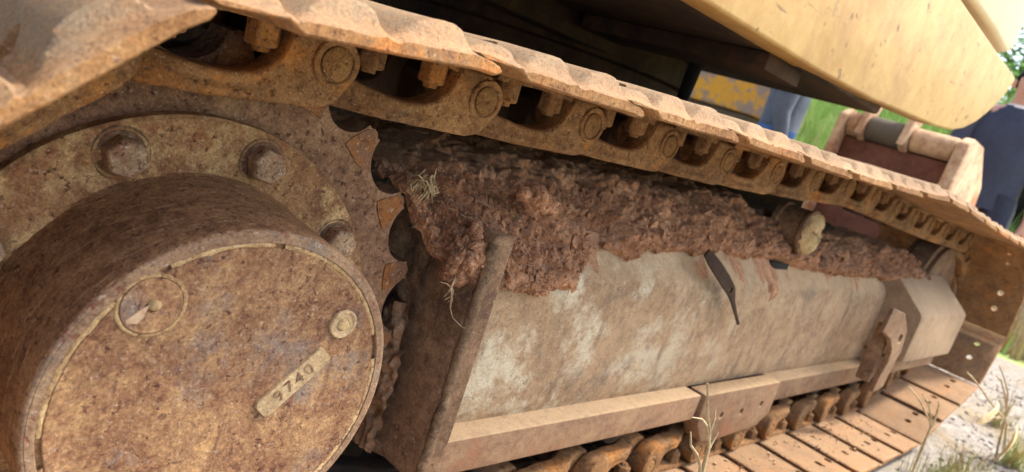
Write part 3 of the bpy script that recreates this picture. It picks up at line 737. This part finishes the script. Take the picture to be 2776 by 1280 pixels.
ZT = [(.255, .176), (.29, .196), (.34, .204), (.5, .210), (.8, .222), (1.2, .236), (1.34, .21), (1.45, .18), (1.6, .196), (2.0, .20), (2.3, .20), (2.45, .165)]
NU, NV = 860, 110
gridv = []
for i in range(NU+1):
    u = .255+2.2*(i/NU)**1.25; zl, yl, ztp = interp(u, ZL), interp(u, YL), interp(u, ZT)
    zl += .012*noise.noise(Vector((u*26, 0, 5)))+.007*noise.noise(Vector((u*70, 0, 2)))
    rowv = []
    for j in range(NV+1):
        v = j/NV
        if v < .12: t = v/.12; p = Vector((u, yl+.012-.014*t, zl-.008+.012*t))
        elif v < .62: t = (v-.12)/.5; p = Vector((u, yl-.002+.085*t**1.35, zl+.004+(ztp-zl-.004)*t**.9))
        else: t = (v-.62)/.38; p = Vector((u, yl+.083+.24*t, ztp+.006*math.sin(t*3)))
        fade = min(1, v/.06)
        d = (clod_disp(p)+.003)*fade
        p += Vector((.25*d*noise.noise(p*40), -d*.85, d*.55))
        rowv.append(bm.verts.new(p))
    gridv.append(rowv)
for i in range(NU):
    for j in range(NV): bm.faces.new((gridv[i][j], gridv[i+1][j], gridv[i+1][j+1], gridv[i][j+1]))
surf = [v.co.copy() for row in gridv for v in row[6:64]]
MUD = finish(bm, 'mud_heap', 'mud', None, 80, label='heap of dried crumbly brown mud packed on the track frame under the chain', cat='mud', kind='stuff')
rnd = random.Random(5); bm = bmesh.new(); TPL = []
for k in range(40):
    t = bmesh.new(); rock(t, (0, 0, 0), 1, rnd, rnd.uniform(.7, 1), rnd.randint(10, 16)); t.verts.index_update()
    TPL.append(([v.co.copy() for v in t.verts], [[v.index for v in f.verts] for f in t.faces])); t.free()
for i in range(12260):
    p = surf[int(len(surf)*rnd.random()**1.7)]
    r = .0009+.0026*rnd.random()**2.5+(.005*rnd.random() if rnd.random() < .02 else 0)
    if i >= 12000: r = .004+.010*rnd.random()**2; p = surf[int(len(surf)*rnd.random()**2.6)]
    vs_, fs_ = rnd.choice(TPL); rot = Matrix.Rotation(rnd.uniform(0, 6.28), 3, Vector((rnd.gauss(0, 1), rnd.gauss(0, 1), rnd.gauss(0, 1))).normalized())
    nv = [bm.verts.new(p+Vector((0, -r*.15, r*.1))+rot @ (v*r)) for v in vs_]
    for f in fs_: bm.faces.new([nv[q] for q in f])
finish(bm, 'mud_crumbs', 'mud', MUD, None, kind='stuff')
bm = bmesh.new()
for i in range(160):   # straw and root bits caught in the mud
    p = surf[int(len(surf)*rnd.random()**2)]; d = Vector((rnd.gauss(0, 1), rnd.gauss(0, .5), rnd.gauss(0, 1))).normalized(); l = rnd.uniform(.004, .018)
    tube(bm, [p-d*l*.5+Vector((0, -.003, 0)), p+Vector((0, -.0055, .001)), p+d*l*.5+Vector((0, -.003, 0))], [.0004, .0005, .0003], 4)
finish(bm, 'straw_bits', 'straw', MUD, 60, kind='stuff')
def clod(name, c, rad, seed, label, sub=5, stretch=(1, 1, 1), m='mud', k=1.0):
    bm = bmesh.new(); bmesh.ops.create_icosphere(bm, subdivisions=sub, radius=1)
    off = Vector((seed*3.1, seed*1.7, seed))
    for v in bm.verts:
        n_ = v.co.normalized(); p = Vector((n_.x*rad*stretch[0], n_.y*rad*stretch[1], n_.z*rad*stretch[2])); q = p+off
        d = clod_disp(q, k*.9) + rad*.30*noise.fractal(q*16, 1, 2, 2)
        v.co = Vector(c)+p+n_*d
    bm.verts.ensure_lookup_table(); base_v = [v.co.copy() for v in bm.verts]; rk = random.Random(seed)
    for _ in range(420):
        p = rk.choice(base_v); r = .0008+.0034*rk.random()**2.5; vs_, fs_ = rk.choice(TPL)
        rot = Matrix.Rotation(rk.uniform(0, 6.28), 3, Vector((rk.gauss(0, 1), rk.gauss(0, 1), rk.gauss(0, 1))).normalized())
        nv = [bm.verts.new(p+rot @ (v*r)) for v in vs_]
        for f in fs_: bm.faces.new([nv[q] for q in f])
    return finish(bm, name, m, None, 50, label=label, cat='mud clod')
clod('mud_clod', (.318, .098, .112), .036, 1, 'large mud clod hanging over the top of the upright end plate', 6, (.9, .55, 1.0), k=1.0)
clod('mud_clod', (.415, .098, .190), .030, 9, 'angular mud clod topping the heap just right of the end plate', 6, (1.3, .6, .7), k=1.1)
clod('mud_clod', (.47, .098, .075), .022, 5, 'small mud clod resting against the panel at the foot of the heap', 5, (1.2, .6, 1.0), k=1.0)
# straw tuft by the teeth
bm = bmesh.new(); rnd = random.Random(12)
for i in range(44):
    b0 = Vector((.262+rnd.gauss(0, .006), .145+rnd.gauss(0, .007), .183+rnd.gauss(0, .005))); e0 = b0+Vector((rnd.uniform(-.014, .006), rnd.uniform(-.012, .006), rnd.uniform(-.024, -.004)))
    tube(bm, [b0, (b0+e0)/2+Vector((rnd.gauss(0, .005), rnd.gauss(0, .004), rnd.gauss(0, .004))), e0], [.0007, .0010, .0006], 5)
finish(bm, 'straw_tuft', 'straw', None, 60, label='frayed tuft of dry straw stuck in mud behind the sprocket teeth', cat='straw')
# dangling root
bm = bmesh.new()
rt = [(.300, .100, .118), (.296, .092, .100), (.297, .088, .085), (.292, .085, .072), (.296, .084, .062), (.298, .083, .048), (.305, .080, .035), (.318, .074, .026), (.335, .068, .021), (.348, .066, .017)]
tube(bm, rt, [.0006, .0008, .0011, .0018, .0015, .0006, .0004, .0004, .0004, .0003], 6)
for i in range(14):
    b0 = Vector(rt[rnd.randint(1, 5)]); e0 = b0+Vector((rnd.gauss(0, .007), rnd.gauss(0, .004), rnd.uniform(-.014, .006))); tube(bm, [b0, (b0+e0)/2+Vector((.002, 0, .001)), e0], [.0009, .0006, .0003], 4)
finish(bm, 'dangling_root', 'straw', None, 60, label='thin dry root with a knot dangling in front of the end plate', cat='root')

rnd = random.Random(8); bm = bmesh.new()
for i in range(700):
    x = rnd.uniform(.85, 2.5); y = -.09+.17*rnd.random()**.5; r = .0010+.0035*rnd.random()**5
    vs_, fs_ = rnd.choice(TPL); nv = [bm.verts.new(Vector((x, y, -.3265+r*.4))+v*r) for v in vs_]
    for f in fs_: bm.faces.new([nv[q] for q in f])
finish(bm, 'dirt_crumbs', 'ledge', None, None, label='loose dirt crumbs scattered over the lower track shoes', cat='dirt', kind='stuff')

# ------------------------------------------------------------------ weeds in front of the track
def blade(bm, b0, tip, wdt, bend=.1, n=6):
    b0, tip = Vector(b0), Vector(tip); d = tip-b0; side = d.cross(Vector((.3, -1, .1))).normalized()
    L_, R_ = [], []
    for k in range(n+1):
        t = k/n; p = b0+d*t+Vector((0, 0, -bend*d.length*t*t))+Vector((0, 0, bend*d.length*t)); ww = wdt*(1-t)**.7*.5+.0002
        L_.append(bm.verts.new(p-side*ww)); R_.append(bm.verts.new(p+side*ww+Vector((0, ww*.5, 0))))
    for k in range(n): bm.faces.new((L_[k], R_[k], R_[k+1], L_[k+1]))
def weed(name, label, cat, base, paths, m, loc_r=.002, leaves=(), grass=(), group=None):
    e = empty(name, base, label, cat, group)
    bm = bmesh.new()
    for pts, r0 in paths: tube(bm, pts, [r0*(1-.65*i/(len(pts)-1)) for i in range(len(pts))], 6)
    finish(bm, 'stem', m, e, 60)
    for lp in leaves:
        c, d, l, wd = lp; c, d = Vector(c), Vector(d).normalized(); s_ = d.cross(Vector((.2, -1, .2))).normalized(); nn = s_.cross(d)
        bm = bmesh.new(); rows = []
        for k in range(9):
            t = k/8; ww = wd*math.sin(math.pi*min(1, t*.94+.04))**.8/2; p = c+d*l*t+nn*(.18*l*math.sin(t*2.6))
            rows.append([bm.verts.new(p-s_*ww-nn*ww*.3), bm.verts.new(p), bm.verts.new(p+s_*ww-nn*ww*.3)])
        for a, b in zip(rows, rows[1:]):
            for k in range(2): bm.faces.new((a[k], a[k+1], b[k+1], b[k]))
        finish(bm, 'leaf', 'leaf', e, 60)
    if grass:
        bm = bmesh.new()
        for gb in grass: blade(bm, *gb)
        finish(bm, 'blades', 'grass', e, 60)
    return e
weed('dry_weed', 'pale forked dry weed stalk standing before the track guard', 'weed', (.50, -.2, GZ),
     [([(.50, -.2, GZ), (.49, -.2, -.2), (.482, -.2, -.03), (.472, -.2, .005), (.455, -.2, .03), (.440, -.2, .045), (.42, -.2, .07), (.405, -.2, .09)], .0032),
      ([(.467, -.2, .012), (.445, -.2, .035), (.425, -.2, .046), (.40, -.2, .051)], .0018),
      ([(.474, -.2, 0), (.478, -.2, .012), (.482, -.2, .022)], .0017), ([(.46, -.2, .022), (.452, -.202, .045), (.45, -.2, .055)], .0016),
      ([(.484, -.2, -.05), (.472, -.2, -.022), (.45, -.2, -.002), (.424, -.2, .014), (.417, -.2, .024), (.411, -.2, .032)], .0022)], 'straw')
weed('dry_weed', 'tall thin dry stalk with a pale curled leaf leaning over the gravel', 'weed', (2.9, -.25, GZ),
     [([(2.9, -.25, GZ), (2.6, -.25, -.22), (2.46, -.25, -.18), (2.0, -.25, -.075), (1.72, -.25, -.005), (1.58, -.25, .028), (1.47, -.25, .052)], .0036),
      ([(2.46, -.25, -.18), (2.1, -.25, -.13), (1.75, -.25, -.08)], .0018), ([(2.46, -.25, -.18), (2.42, -.25, -.11), (2.36, -.25, -.08)], .002), ([(2.0, -.25, -.075), (2.05, -.26, -.09)], .002)], 'straw',
     leaves=[((1.93, -.255, -.125), (.10, 0, .055), .11, .04), ((2.62, -.26, -.36), (-.02, 0, .15), .16, .05)])
weed('dry_weed', 'three pronged pinkish dry grass stalk rising by the lower track shoes', 'weed', (1.45, -.25, GZ),
     [([(1.45, -.25, GZ), (1.40, -.25, -.2), (1.36, -.25, -.06), (1.30, -.25, -.035), (1.15, -.25, .02), (1.02, -.25, .06)], .0030),
      ([(1.36, -.25, -.06), (1.30, -.25, -.025), (1.22, -.25, .010), (1.15, -.25, .032)], .0030), ([(1.37, -.25, -.06), (1.36, -.25, -.035), (1.34, -.25, -.01), (1.31, -.25, .002)], .0030)], 'straw')
weed('dry_weed', 'pair of slim dry stalks near the right edge of the gravel', 'weed', (2.75, -.25, GZ),
     [([(2.75, -.25, GZ), (2.45, -.25, -.16), (2.25, -.25, -.07), (2.05, -.25, -.01), (1.86, -.25, .04)], .0036), ([(2.4, -.25, -.14), (2.2, -.25, -.07), (2.0, -.25, -.01), (1.88, -.25, .012)], .0032)], 'straw')
rnd = random.Random(21)
def tuft(base, n, h, spread, label, drymix=.3):
    e = empty('grass_tuft', base, label, 'grass', 'grass tufts on the gravel')
    for nm, m_, cnt in (('blades', 'grass', int(n*(1-drymix))), ('dry_blades', 'straw', int(n*drymix))):
        bm = bmesh.new()
        for i in range(cnt):
            b0 = Vector(base)+Vector((rnd.gauss(0, .03), rnd.gauss(0, .02), 0)); a = rnd.uniform(0, 6.28); s_ = rnd.uniform(.2, 1)*spread
            blade(bm, b0, b0+Vector((math.cos(a)*s_, math.sin(a)*s_*.6, h*rnd.uniform(.45, 1))), rnd.uniform(.002, .006), rnd.uniform(.05, .35))
        finish(bm, nm, m_, e, 60)
tuft((1.62, -.25, GZ), 110, .24, .11, 'green and straw grass tuft beside the lower track shoes at the bottom edge')
tuft((1.95, -.27, GZ), 70, .20, .12, 'smaller green grass tuft just right of the big tuft by the shoes')
tuft((2.75, -.30, GZ), 100, .17, .16, 'wide bladed grass tuft at the bottom right corner of the gravel', .35)
tuft((2.25, -.22, GZ), 60, .13, .10, 'low dry grass tuft between the shoe ends and the leaning stalk', .75)
tuft((3.30, -.16, GZ), 70, .16, .14, 'pale dry grass tuft beyond the front end of the track', .7)
tuft((1.30, -.22, GZ), 60, .20, .08, 'short pale grass tuft at the end of the lower track shoes', .7)

# ------------------------------------------------------------------ people
def person(base, yaw, shirt, trouser, label, hgt=1.70):
    e = empty('person', base, label, 'person'); S = hgt/1.7
    T = Matrix.Translation(base) @ Matrix.Rotation(yaw, 4, 'Z') @ Matrix.Scale(S, 4)
    V = [('pel', 0, 0, .95, .13, .10), ('ch', 0, 0, 1.18, .13, .10), ('sh', 0, .01, 1.40, .12, .085), ('nk', 0, 0, 1.47, .055, .055), ('hd0', 0, -.015, 1.53, .062, .07), ('hd1', 0, -.02, 1.60, .075, .095), ('hd2', 0, -.01, 1.655, .06, .075)]
    ed = [('pel', 'ch'), ('ch', 'sh'), ('sh', 'nk'), ('nk', 'hd0'), ('hd0', 'hd1'), ('hd1', 'hd2')]
    for s, k in ((-1, 'l'), (1, 'r')):
        V += [('s'+k, s*.17, .01, 1.38, .055, .055), ('e'+k, s*.23, .02, 1.12, .042, .042), ('w'+k, s*.25, -.05, .88, .028, .024), ('p'+k, s*.25, -.065, .80, .038, .018),
              ('h'+k, s*.09, 0, .90, .085, .085), ('n'+k, s*.10, -.01, .50, .055, .055), ('a'+k, s*.10, .02, .09, .038, .04), ('t'+k, s*.11, -.12, .035, .042, .028)]
        ed += [('sh', 's'+k), ('s'+k, 'e'+k), ('e'+k, 'w'+k), ('w'+k, 'p'+k), ('pel', 'h'+k), ('h'+k, 'n'+k), ('n'+k, 'a'+k), ('a'+k, 't'+k)]
        for f, (fx, fy, ln) in enumerate(((-.045, -.02, .05), (-.02, 0, .075), (0, .002, .085), (.02, 0, .078), (.035, .002, .06))):
            V += [('f%d%s' % (f, k), s*.25+fx*.55, -.07-(.02 if f == 0 else 0), .775, .011, .010), ('g%d%s' % (f, k), s*.25+fx*.7, -.085-(.015 if f == 0 else 0), .775-ln, .008, .008)]
            ed += [('p'+k, 'f%d%s' % (f, k)), ('f%d%s' % (f, k), 'g%d%s' % (f, k))]
    idx = {v[0]: i for i, v in enumerate(V)}
    me = bpy.data.meshes.new('body'); me.from_pydata([v[1:4] for v in V], [(idx[a], idx[b]) for a, b in ed], [])
    o = bpy.data.objects.new('b', me); col.objects.link(o)
    sk_ = o.modifiers.new('s', 'SKIN'); sk_.use_smooth_shade = True
    for i, v in enumerate(V):
        me.skin_vertices[0].data[i].radius = v[4:6]; me.skin_vertices[0].data[i].use_root = (i == 0)
    o.modifiers.new('d', 'SUBSURF').levels = 2
    dg = bpy.context.evaluated_depsgraph_get(); dg.update(); bod = bpy.data.meshes.new_from_object(o.evaluated_get(dg)); bpy.data.objects.remove(o)
    bod.transform(T); bod.materials.clear(); body = link(bod, 'body', 'skin', e, 80)
    def rings(name, rows, m, parent=e, n=20):
        bm = bmesh.new(); rs = []; n = 32; dense = []
        for a, b in zip(rows, rows[1:]):
            for t in (0, .25, .5, .75): dense.append([p+(q-p)*t for p, q in zip(a, b)])
        dense.append(list(rows[-1])); amp = .09 if name in ('shirt', 'sleeve', 'trouser_leg') else .0
        for (x, y, z, rx, ry) in dense:
            row = []
            for k in range(n):
                a = 2*math.pi*k/n; f_ = 1+amp*noise.noise(Vector((math.cos(a)*2.2+x*9, math.sin(a)*2.2+z*5, z*9)))
                row.append(T @ Vector((x+rx*f_*math.cos(a), y+ry*f_*math.sin(a), z)))
            rs.append(row)
        loft(bm, rs); return finish(bm, name, m, parent, 70)
    rings('shirt', [(0, 0, .86, .175, .125), (0, 0, .90, .172, .125), (0, 0, 1.0, .165, .122), (0, 0, 1.15, .175, .125), (0, .005, 1.28, .195, .125), (0, .01, 1.36, .20, .11), (0, .01, 1.42, .15, .09), (0, .005, 1.455, .085, .075)], shirt)
    for s in (-1, 1):
        rings('sleeve', [(s*.15, .01, 1.40, .06, .07), (s*.185, .01, 1.36, .068, .075), (s*.205, .012, 1.28, .066, .07), (s*.222, .016, 1.17, .063, .066)]+([(s*.236, .015, 1.06, .056, .056), (s*.248, -.03, .92, .042, .042), (s*.25, -.045, .885, .038, .036)] if shirt == 'greyshirt' else []), shirt)
        rings('trouser_leg', [(s*.085, 0, .96, .09, .12), (s*.09, 0, .85, .098, .115), (s*.10, 0, .65, .085, .095), (s*.105, 0, .45, .075, .08), (s*.105, .01, .2, .065, .07), (s*.105, .01, .07, .06, .065)], trouser)
        rings('shoe', [(s*.11, -.06, .0, .045, .13), (s*.11, -.06, .03, .047, .132), (s*.11, -.04, .06, .042, .10), (s*.11, 0, .09, .038, .05)], 'black')
    rings('collar', [(0, -.002, 1.445, .082, .072), (0, -.004, 1.462, .073, .066), (0, -.004, 1.458, .062, .058)], 'white' if shirt == 'navy' else shirt)
    bm = bmesh.new(); bmesh.ops.create_icosphere(bm, subdivisions=3, radius=1)
    for v in bm.verts:
        x, y, z = v.co
        if z < .1 and y < .2: z = max(z, .12)
        if z < -.5: z = -.5
        v.co = T @ Vector((x*.081, .005+y*.100, 1.610+z*.088))
    finish(bm, 'hair', 'hair', e, 80)
    for s in (-1, 1):
        bm = bmesh.new(); bmesh.ops.create_icosphere(bm, subdivisions=2, radius=.011, matrix=T @ Matrix.Translation((s*.032, -.098, 1.592)))
        box_ = [T @ Vector((s*.032+dx, -.104, 1.612+dz)) for dx, dz in ((-.018, 0), (.018, 0), (.018, .006), (-.018, .006))]
        bm.faces.new([bm.verts.new(p) for p in box_])
        finish(bm, 'eye', 'hair', body, 60)
    bm = bmesh.new(); tube(bm, [T @ Vector((0, -.104, 1.598)), T @ Vector((0, -.116, 1.572)), T @ Vector((0, -.122, 1.556)), T @ Vector((0, -.100, 1.550))], [.008, .011, .014, .008], 8); finish(bm, 'nose', 'skin', body, 80)
    bm = bmesh.new(); tube(bm, [T @ Vector((-.024, -.086, 1.527)), T @ Vector((0, -.096, 1.528)), T @ Vector((.024, -.086, 1.527))], [.003, .006, .003], 8); finish(bm, 'mouth', 'bucket', body, 80)
    for s in (-1, 1):
        bm = bmesh.new(); bmesh.ops.create_icosphere(bm, subdivisions=2, radius=1, matrix=T @ Matrix.Translation((s*.079, -.005, 1.578)) @ Matrix.Diagonal((.010, .018, .030, 1)))
        finish(bm, 'ear', 'skin', body, 80)
    return e
person((4.70, .52, GZ), R(-75), 'navy', 'darktrouser', 'person in a dark navy t-shirt standing at the right behind the excavator', 1.70)
person((4.25, 1.64, GZ), R(25), 'greyshirt', 'denim', 'person in a grey shirt and blue jeans seen through the gap under the body', 1.68)

# ------------------------------------------------------------------ background machines
# digging bucket with pale torque tube
bx = 3.6
be = empty('digging_bucket', (bx, .7, GZ), 'rusty digging bucket with pale tube lying behind the track', 'bucket')
bm = bmesh.new()
prof = [(bx-.05, .66), (bx+.02, .70), (bx+.15, .70), (bx+.42, .55), (bx+.55, .25), (bx+.50, -.05), (bx+.30, -.28), (bx, -.36), (bx-.12, -.36), (bx-.12, -.33), (bx, -.33), (bx+.28, -.25), (bx+.46, -.04), (bx+.51, .24), (bx+.39, .52), (bx+.14, .665), (bx+.03, .665)]
prism(bm, prof, .46, .965); finish(bm, 'shell', 'bucket', be)
bm = bmesh.new(); box(bm, bx-.035, bx+.0, .462, .963, -.32, .60, .004); finish(bm, 'face_plate', 'bucket', be)
for y0, y1 in ((.40, .455), (.97, 1.01)):
    bm = bmesh.new(); prism(bm, [(bx-.10, .70), (bx-.02, .735), (bx+.16, .73), (bx+.44, .57), (bx+.57, .25), (bx+.52, -.06), (bx+.3, -.30), (bx, -.371), (bx-.14, -.371), (bx-.10, .1), (bx-.13, .45)], y0, y1); bevel_sharp(bm, .012, 2); finish(bm, 'side_plate', 'palegrey', be)
for y0, y1, m_, r_ in ((.46, .655, 'palegrey', .058), (.66, .70, 'palegrey', .072), (.70, .87, 'steel', .062), (.87, .905, 'palegrey', .072), (.91, .965, 'palegrey', .06)):
    bm = bmesh.new(); lathe(bm, [(0, y0), (r_*.9, y0), (r_, y0+.008), (r_, y1-.008), (r_*.9, y1), (0, y1)], 28, (bx-.02, .665)); finish(bm, 'tube_section', m_, be)
bm = bmesh.new(); prism(bm, [(bx-.12, .62), (bx+.02, .72), (bx+.1, .85), (bx+.03, .9), (bx-.06, .80)], .872, .90); finish(bm, 'ear', 'palegrey', be)
bm = bmesh.new(); prism(bm, [(bx-.12, .62), (bx+.02, .72), (bx+.1, .85), (bx+.03, .9), (bx-.06, .80)], .665, .695); finish(bm, 'ear', 'palegrey', be)
# yellow machine seen through the gap
ye = empty('loader', (5.2, 2.7, GZ), 'worn yellow and grey machine body seen through the gap under the excavator', 'loader')
bm = bmesh.new(); box(bm, 4.85, 5.35, 2.05, 4.4, .66, 1.7, .02); finish(bm, 'body', 'oldyellow', ye)
bm = bmesh.new(); box(bm, 4.92, 5.3, 2.2, 4.2, .15, .655, .02); finish(bm, 'chassis', 'steel', ye)
for x, y in ((4.84, 2.6), (5.14, 2.6), (4.84, 3.9), (5.14, 3.9)):
    bm = bmesh.new(); lathe(bm, [(0, 0), (.2, 0), (.22, .03), (.36, 0), (.40, .05), (.40, .17), (.36, .22), (0, .22)], 36)
    for v in bm.verts: v.co = Vector((x+v.co.y, y+v.co.x, GZ+.40+v.co.z))
    wh = finish(bm, 'wheel', 'black', ye)
    bm = bmesh.new(); lathe(bm, [(0, -.02), (.08, -.02), (.10, 0), (.19, -.004)], 24)
    for v in bm.verts: v.co = Vector((x+v.co.y, y+v.co.x, GZ+.40+v.co.z))
    finish(bm, 'rim', 'oldyellow', wh)
# blue truck far right
te = empty('truck', (9.5, .4, GZ), 'pale blue truck parked on the grass behind the person in navy', 'truck')
bz = gz(9, .5)
bm = bmesh.new(); box(bm, 8.4, 10.6, -.9, 1.16, bz+.95, bz+2.3, .05, 3); finish(bm, 'cargo_box', 'blue', te)
bm = bmesh.new(); box(bm, 8.35, 10.65, -.92, 1.18, bz+.88, bz+.945, .01); finish(bm, 'sill', 'white', te)
bm = bmesh.new(); box(bm, 8.6, 10.4, -.6, .95, bz+.45, bz+.875, .03); finish(bm, 'chassis', 'black', te)
for x in (8.9, 10.0):
    for y in (-.75, .78):
        bm = bmesh.new(); lathe(bm, [(0, y), (.2, y), (.24, y+.02), (.36, y), (.40, y+.04), (.40, y+.18), (.36, y+.22), (0, y+.22)], 32, (x, bz+.40)); finish(bm, 'wheel', 'black', te)

# ------------------------------------------------------------------ trees and bank vegetation
def tree(base, h, cr, seed, label, trunk_h):
    e = empty('tree', base, label, 'tree', 'trees beyond the yard'); rnd = random.Random(seed); b = Vector(base)
    bm = bmesh.new()
    tube(bm, [b, b+Vector((.05, .03, trunk_h*.5)), b+Vector((-.04, .05, trunk_h)), b+Vector((0, 0, h*.8))], [.13, .10, .08, .03], 10)
    limbs = []
    for k in range(7):
        s_ = b+Vector((0, 0, trunk_h*rnd.uniform(.7, 1.2))); a = rnd.uniform(0, 6.28); t = s_+Vector((math.cos(a)*cr*.7, math.sin(a)*cr*.7, rnd.uniform(.3, .6)*h*.5)); limbs.append(t)
        tube(bm, [s_, (s_+t)/2+Vector((0, 0, .1)), t], [.05, .035, .012], 6)
    finish(bm, 'trunk', 'bark', e, 70)
    bm = bmesh.new()
    cl = [(l+Vector((rnd.gauss(0, .2), rnd.gauss(0, .2), rnd.gauss(0, .2))), rnd.uniform(.3, .55)*cr) for l in limbs for _ in range(2)]+[(b+Vector((rnd.gauss(0, cr*.3), rnd.gauss(0, cr*.3), h*rnd.uniform(.6, .95))), cr*.4) for _ in range(6)]
    for c, r in cl:
        for i in range(260):
            d = Vector((rnd.gauss(0, 1), rnd.gauss(0, 1), rnd.gauss(0, 1))).normalized(); p = c+d*r*rnd.uniform(.5, 1.05); u = Vector((rnd.gauss(0, 1), rnd.gauss(0, 1), rnd.gauss(0, .6))).normalized(); v = u.orthogonal().normalized(); s_ = rnd.uniform(.035, .075)
            bm.faces.new([bm.verts.new(q) for q in (p-u*s_, p+v*s_*.45, p+u*s_, p-v*s_*.45)])
    finish(bm, 'crown', 'foliage', e, None)
for i, (x, y, h, cr, th, lab) in enumerate(((13.5, 5.2, 3.6, 1.5, 1.0, 'bushy green tree behind the person in jeans'), (15, 7.8, 4.2, 1.8, 1.2, 'broad green tree left of the gap view beyond the loader'), (16, 3.0, 5.2, 1.7, 1.8, 'green tree beyond the digging bucket'), (17, 1.6, 5.5, 1.8, 2.0, 'dark green tree above the blue truck'), (13, 3.4, 2.4, 1.2, .5, 'low green bush on the bank beyond the bucket'))):
    tree((x, y, gz(x, y)), h, cr, 30+i, lab, th)
rnd = random.Random(77); bm = bmesh.new()
for i in range(16000):
    x = rnd.uniform(5.7, 13); y = rnd.uniform(-.6, .62)*x*.42+ .2*x
    b0 = Vector((x, y, gz(x, y))); h_ = rnd.uniform(.15, .5)*(1.3 if x > 8 else 1)
    t = b0+Vector((rnd.gauss(0, .08), rnd.gauss(0, .08), h_)); wv = Vector((rnd.gauss(0, 1), rnd.gauss(0, 1), 0)).normalized()*.012
    f = bm.faces.new([bm.verts.new(q) for q in (b0-wv, b0+wv, t)]); f.material_index = 1 if (noise.noise(Vector((x*.5, y*.6, 0)))+rnd.gauss(0, .2)-.30*(y-1.6)) > 0 else 0
finish(bm, 'tall_grass', None, None, None, label='tall pale and green grass growing on the bank beyond the yard', cat='grass', kind='stuff', mats=['grass', 'straw'])
print('links', NL, 'idler x', XI, 'err', best[0])
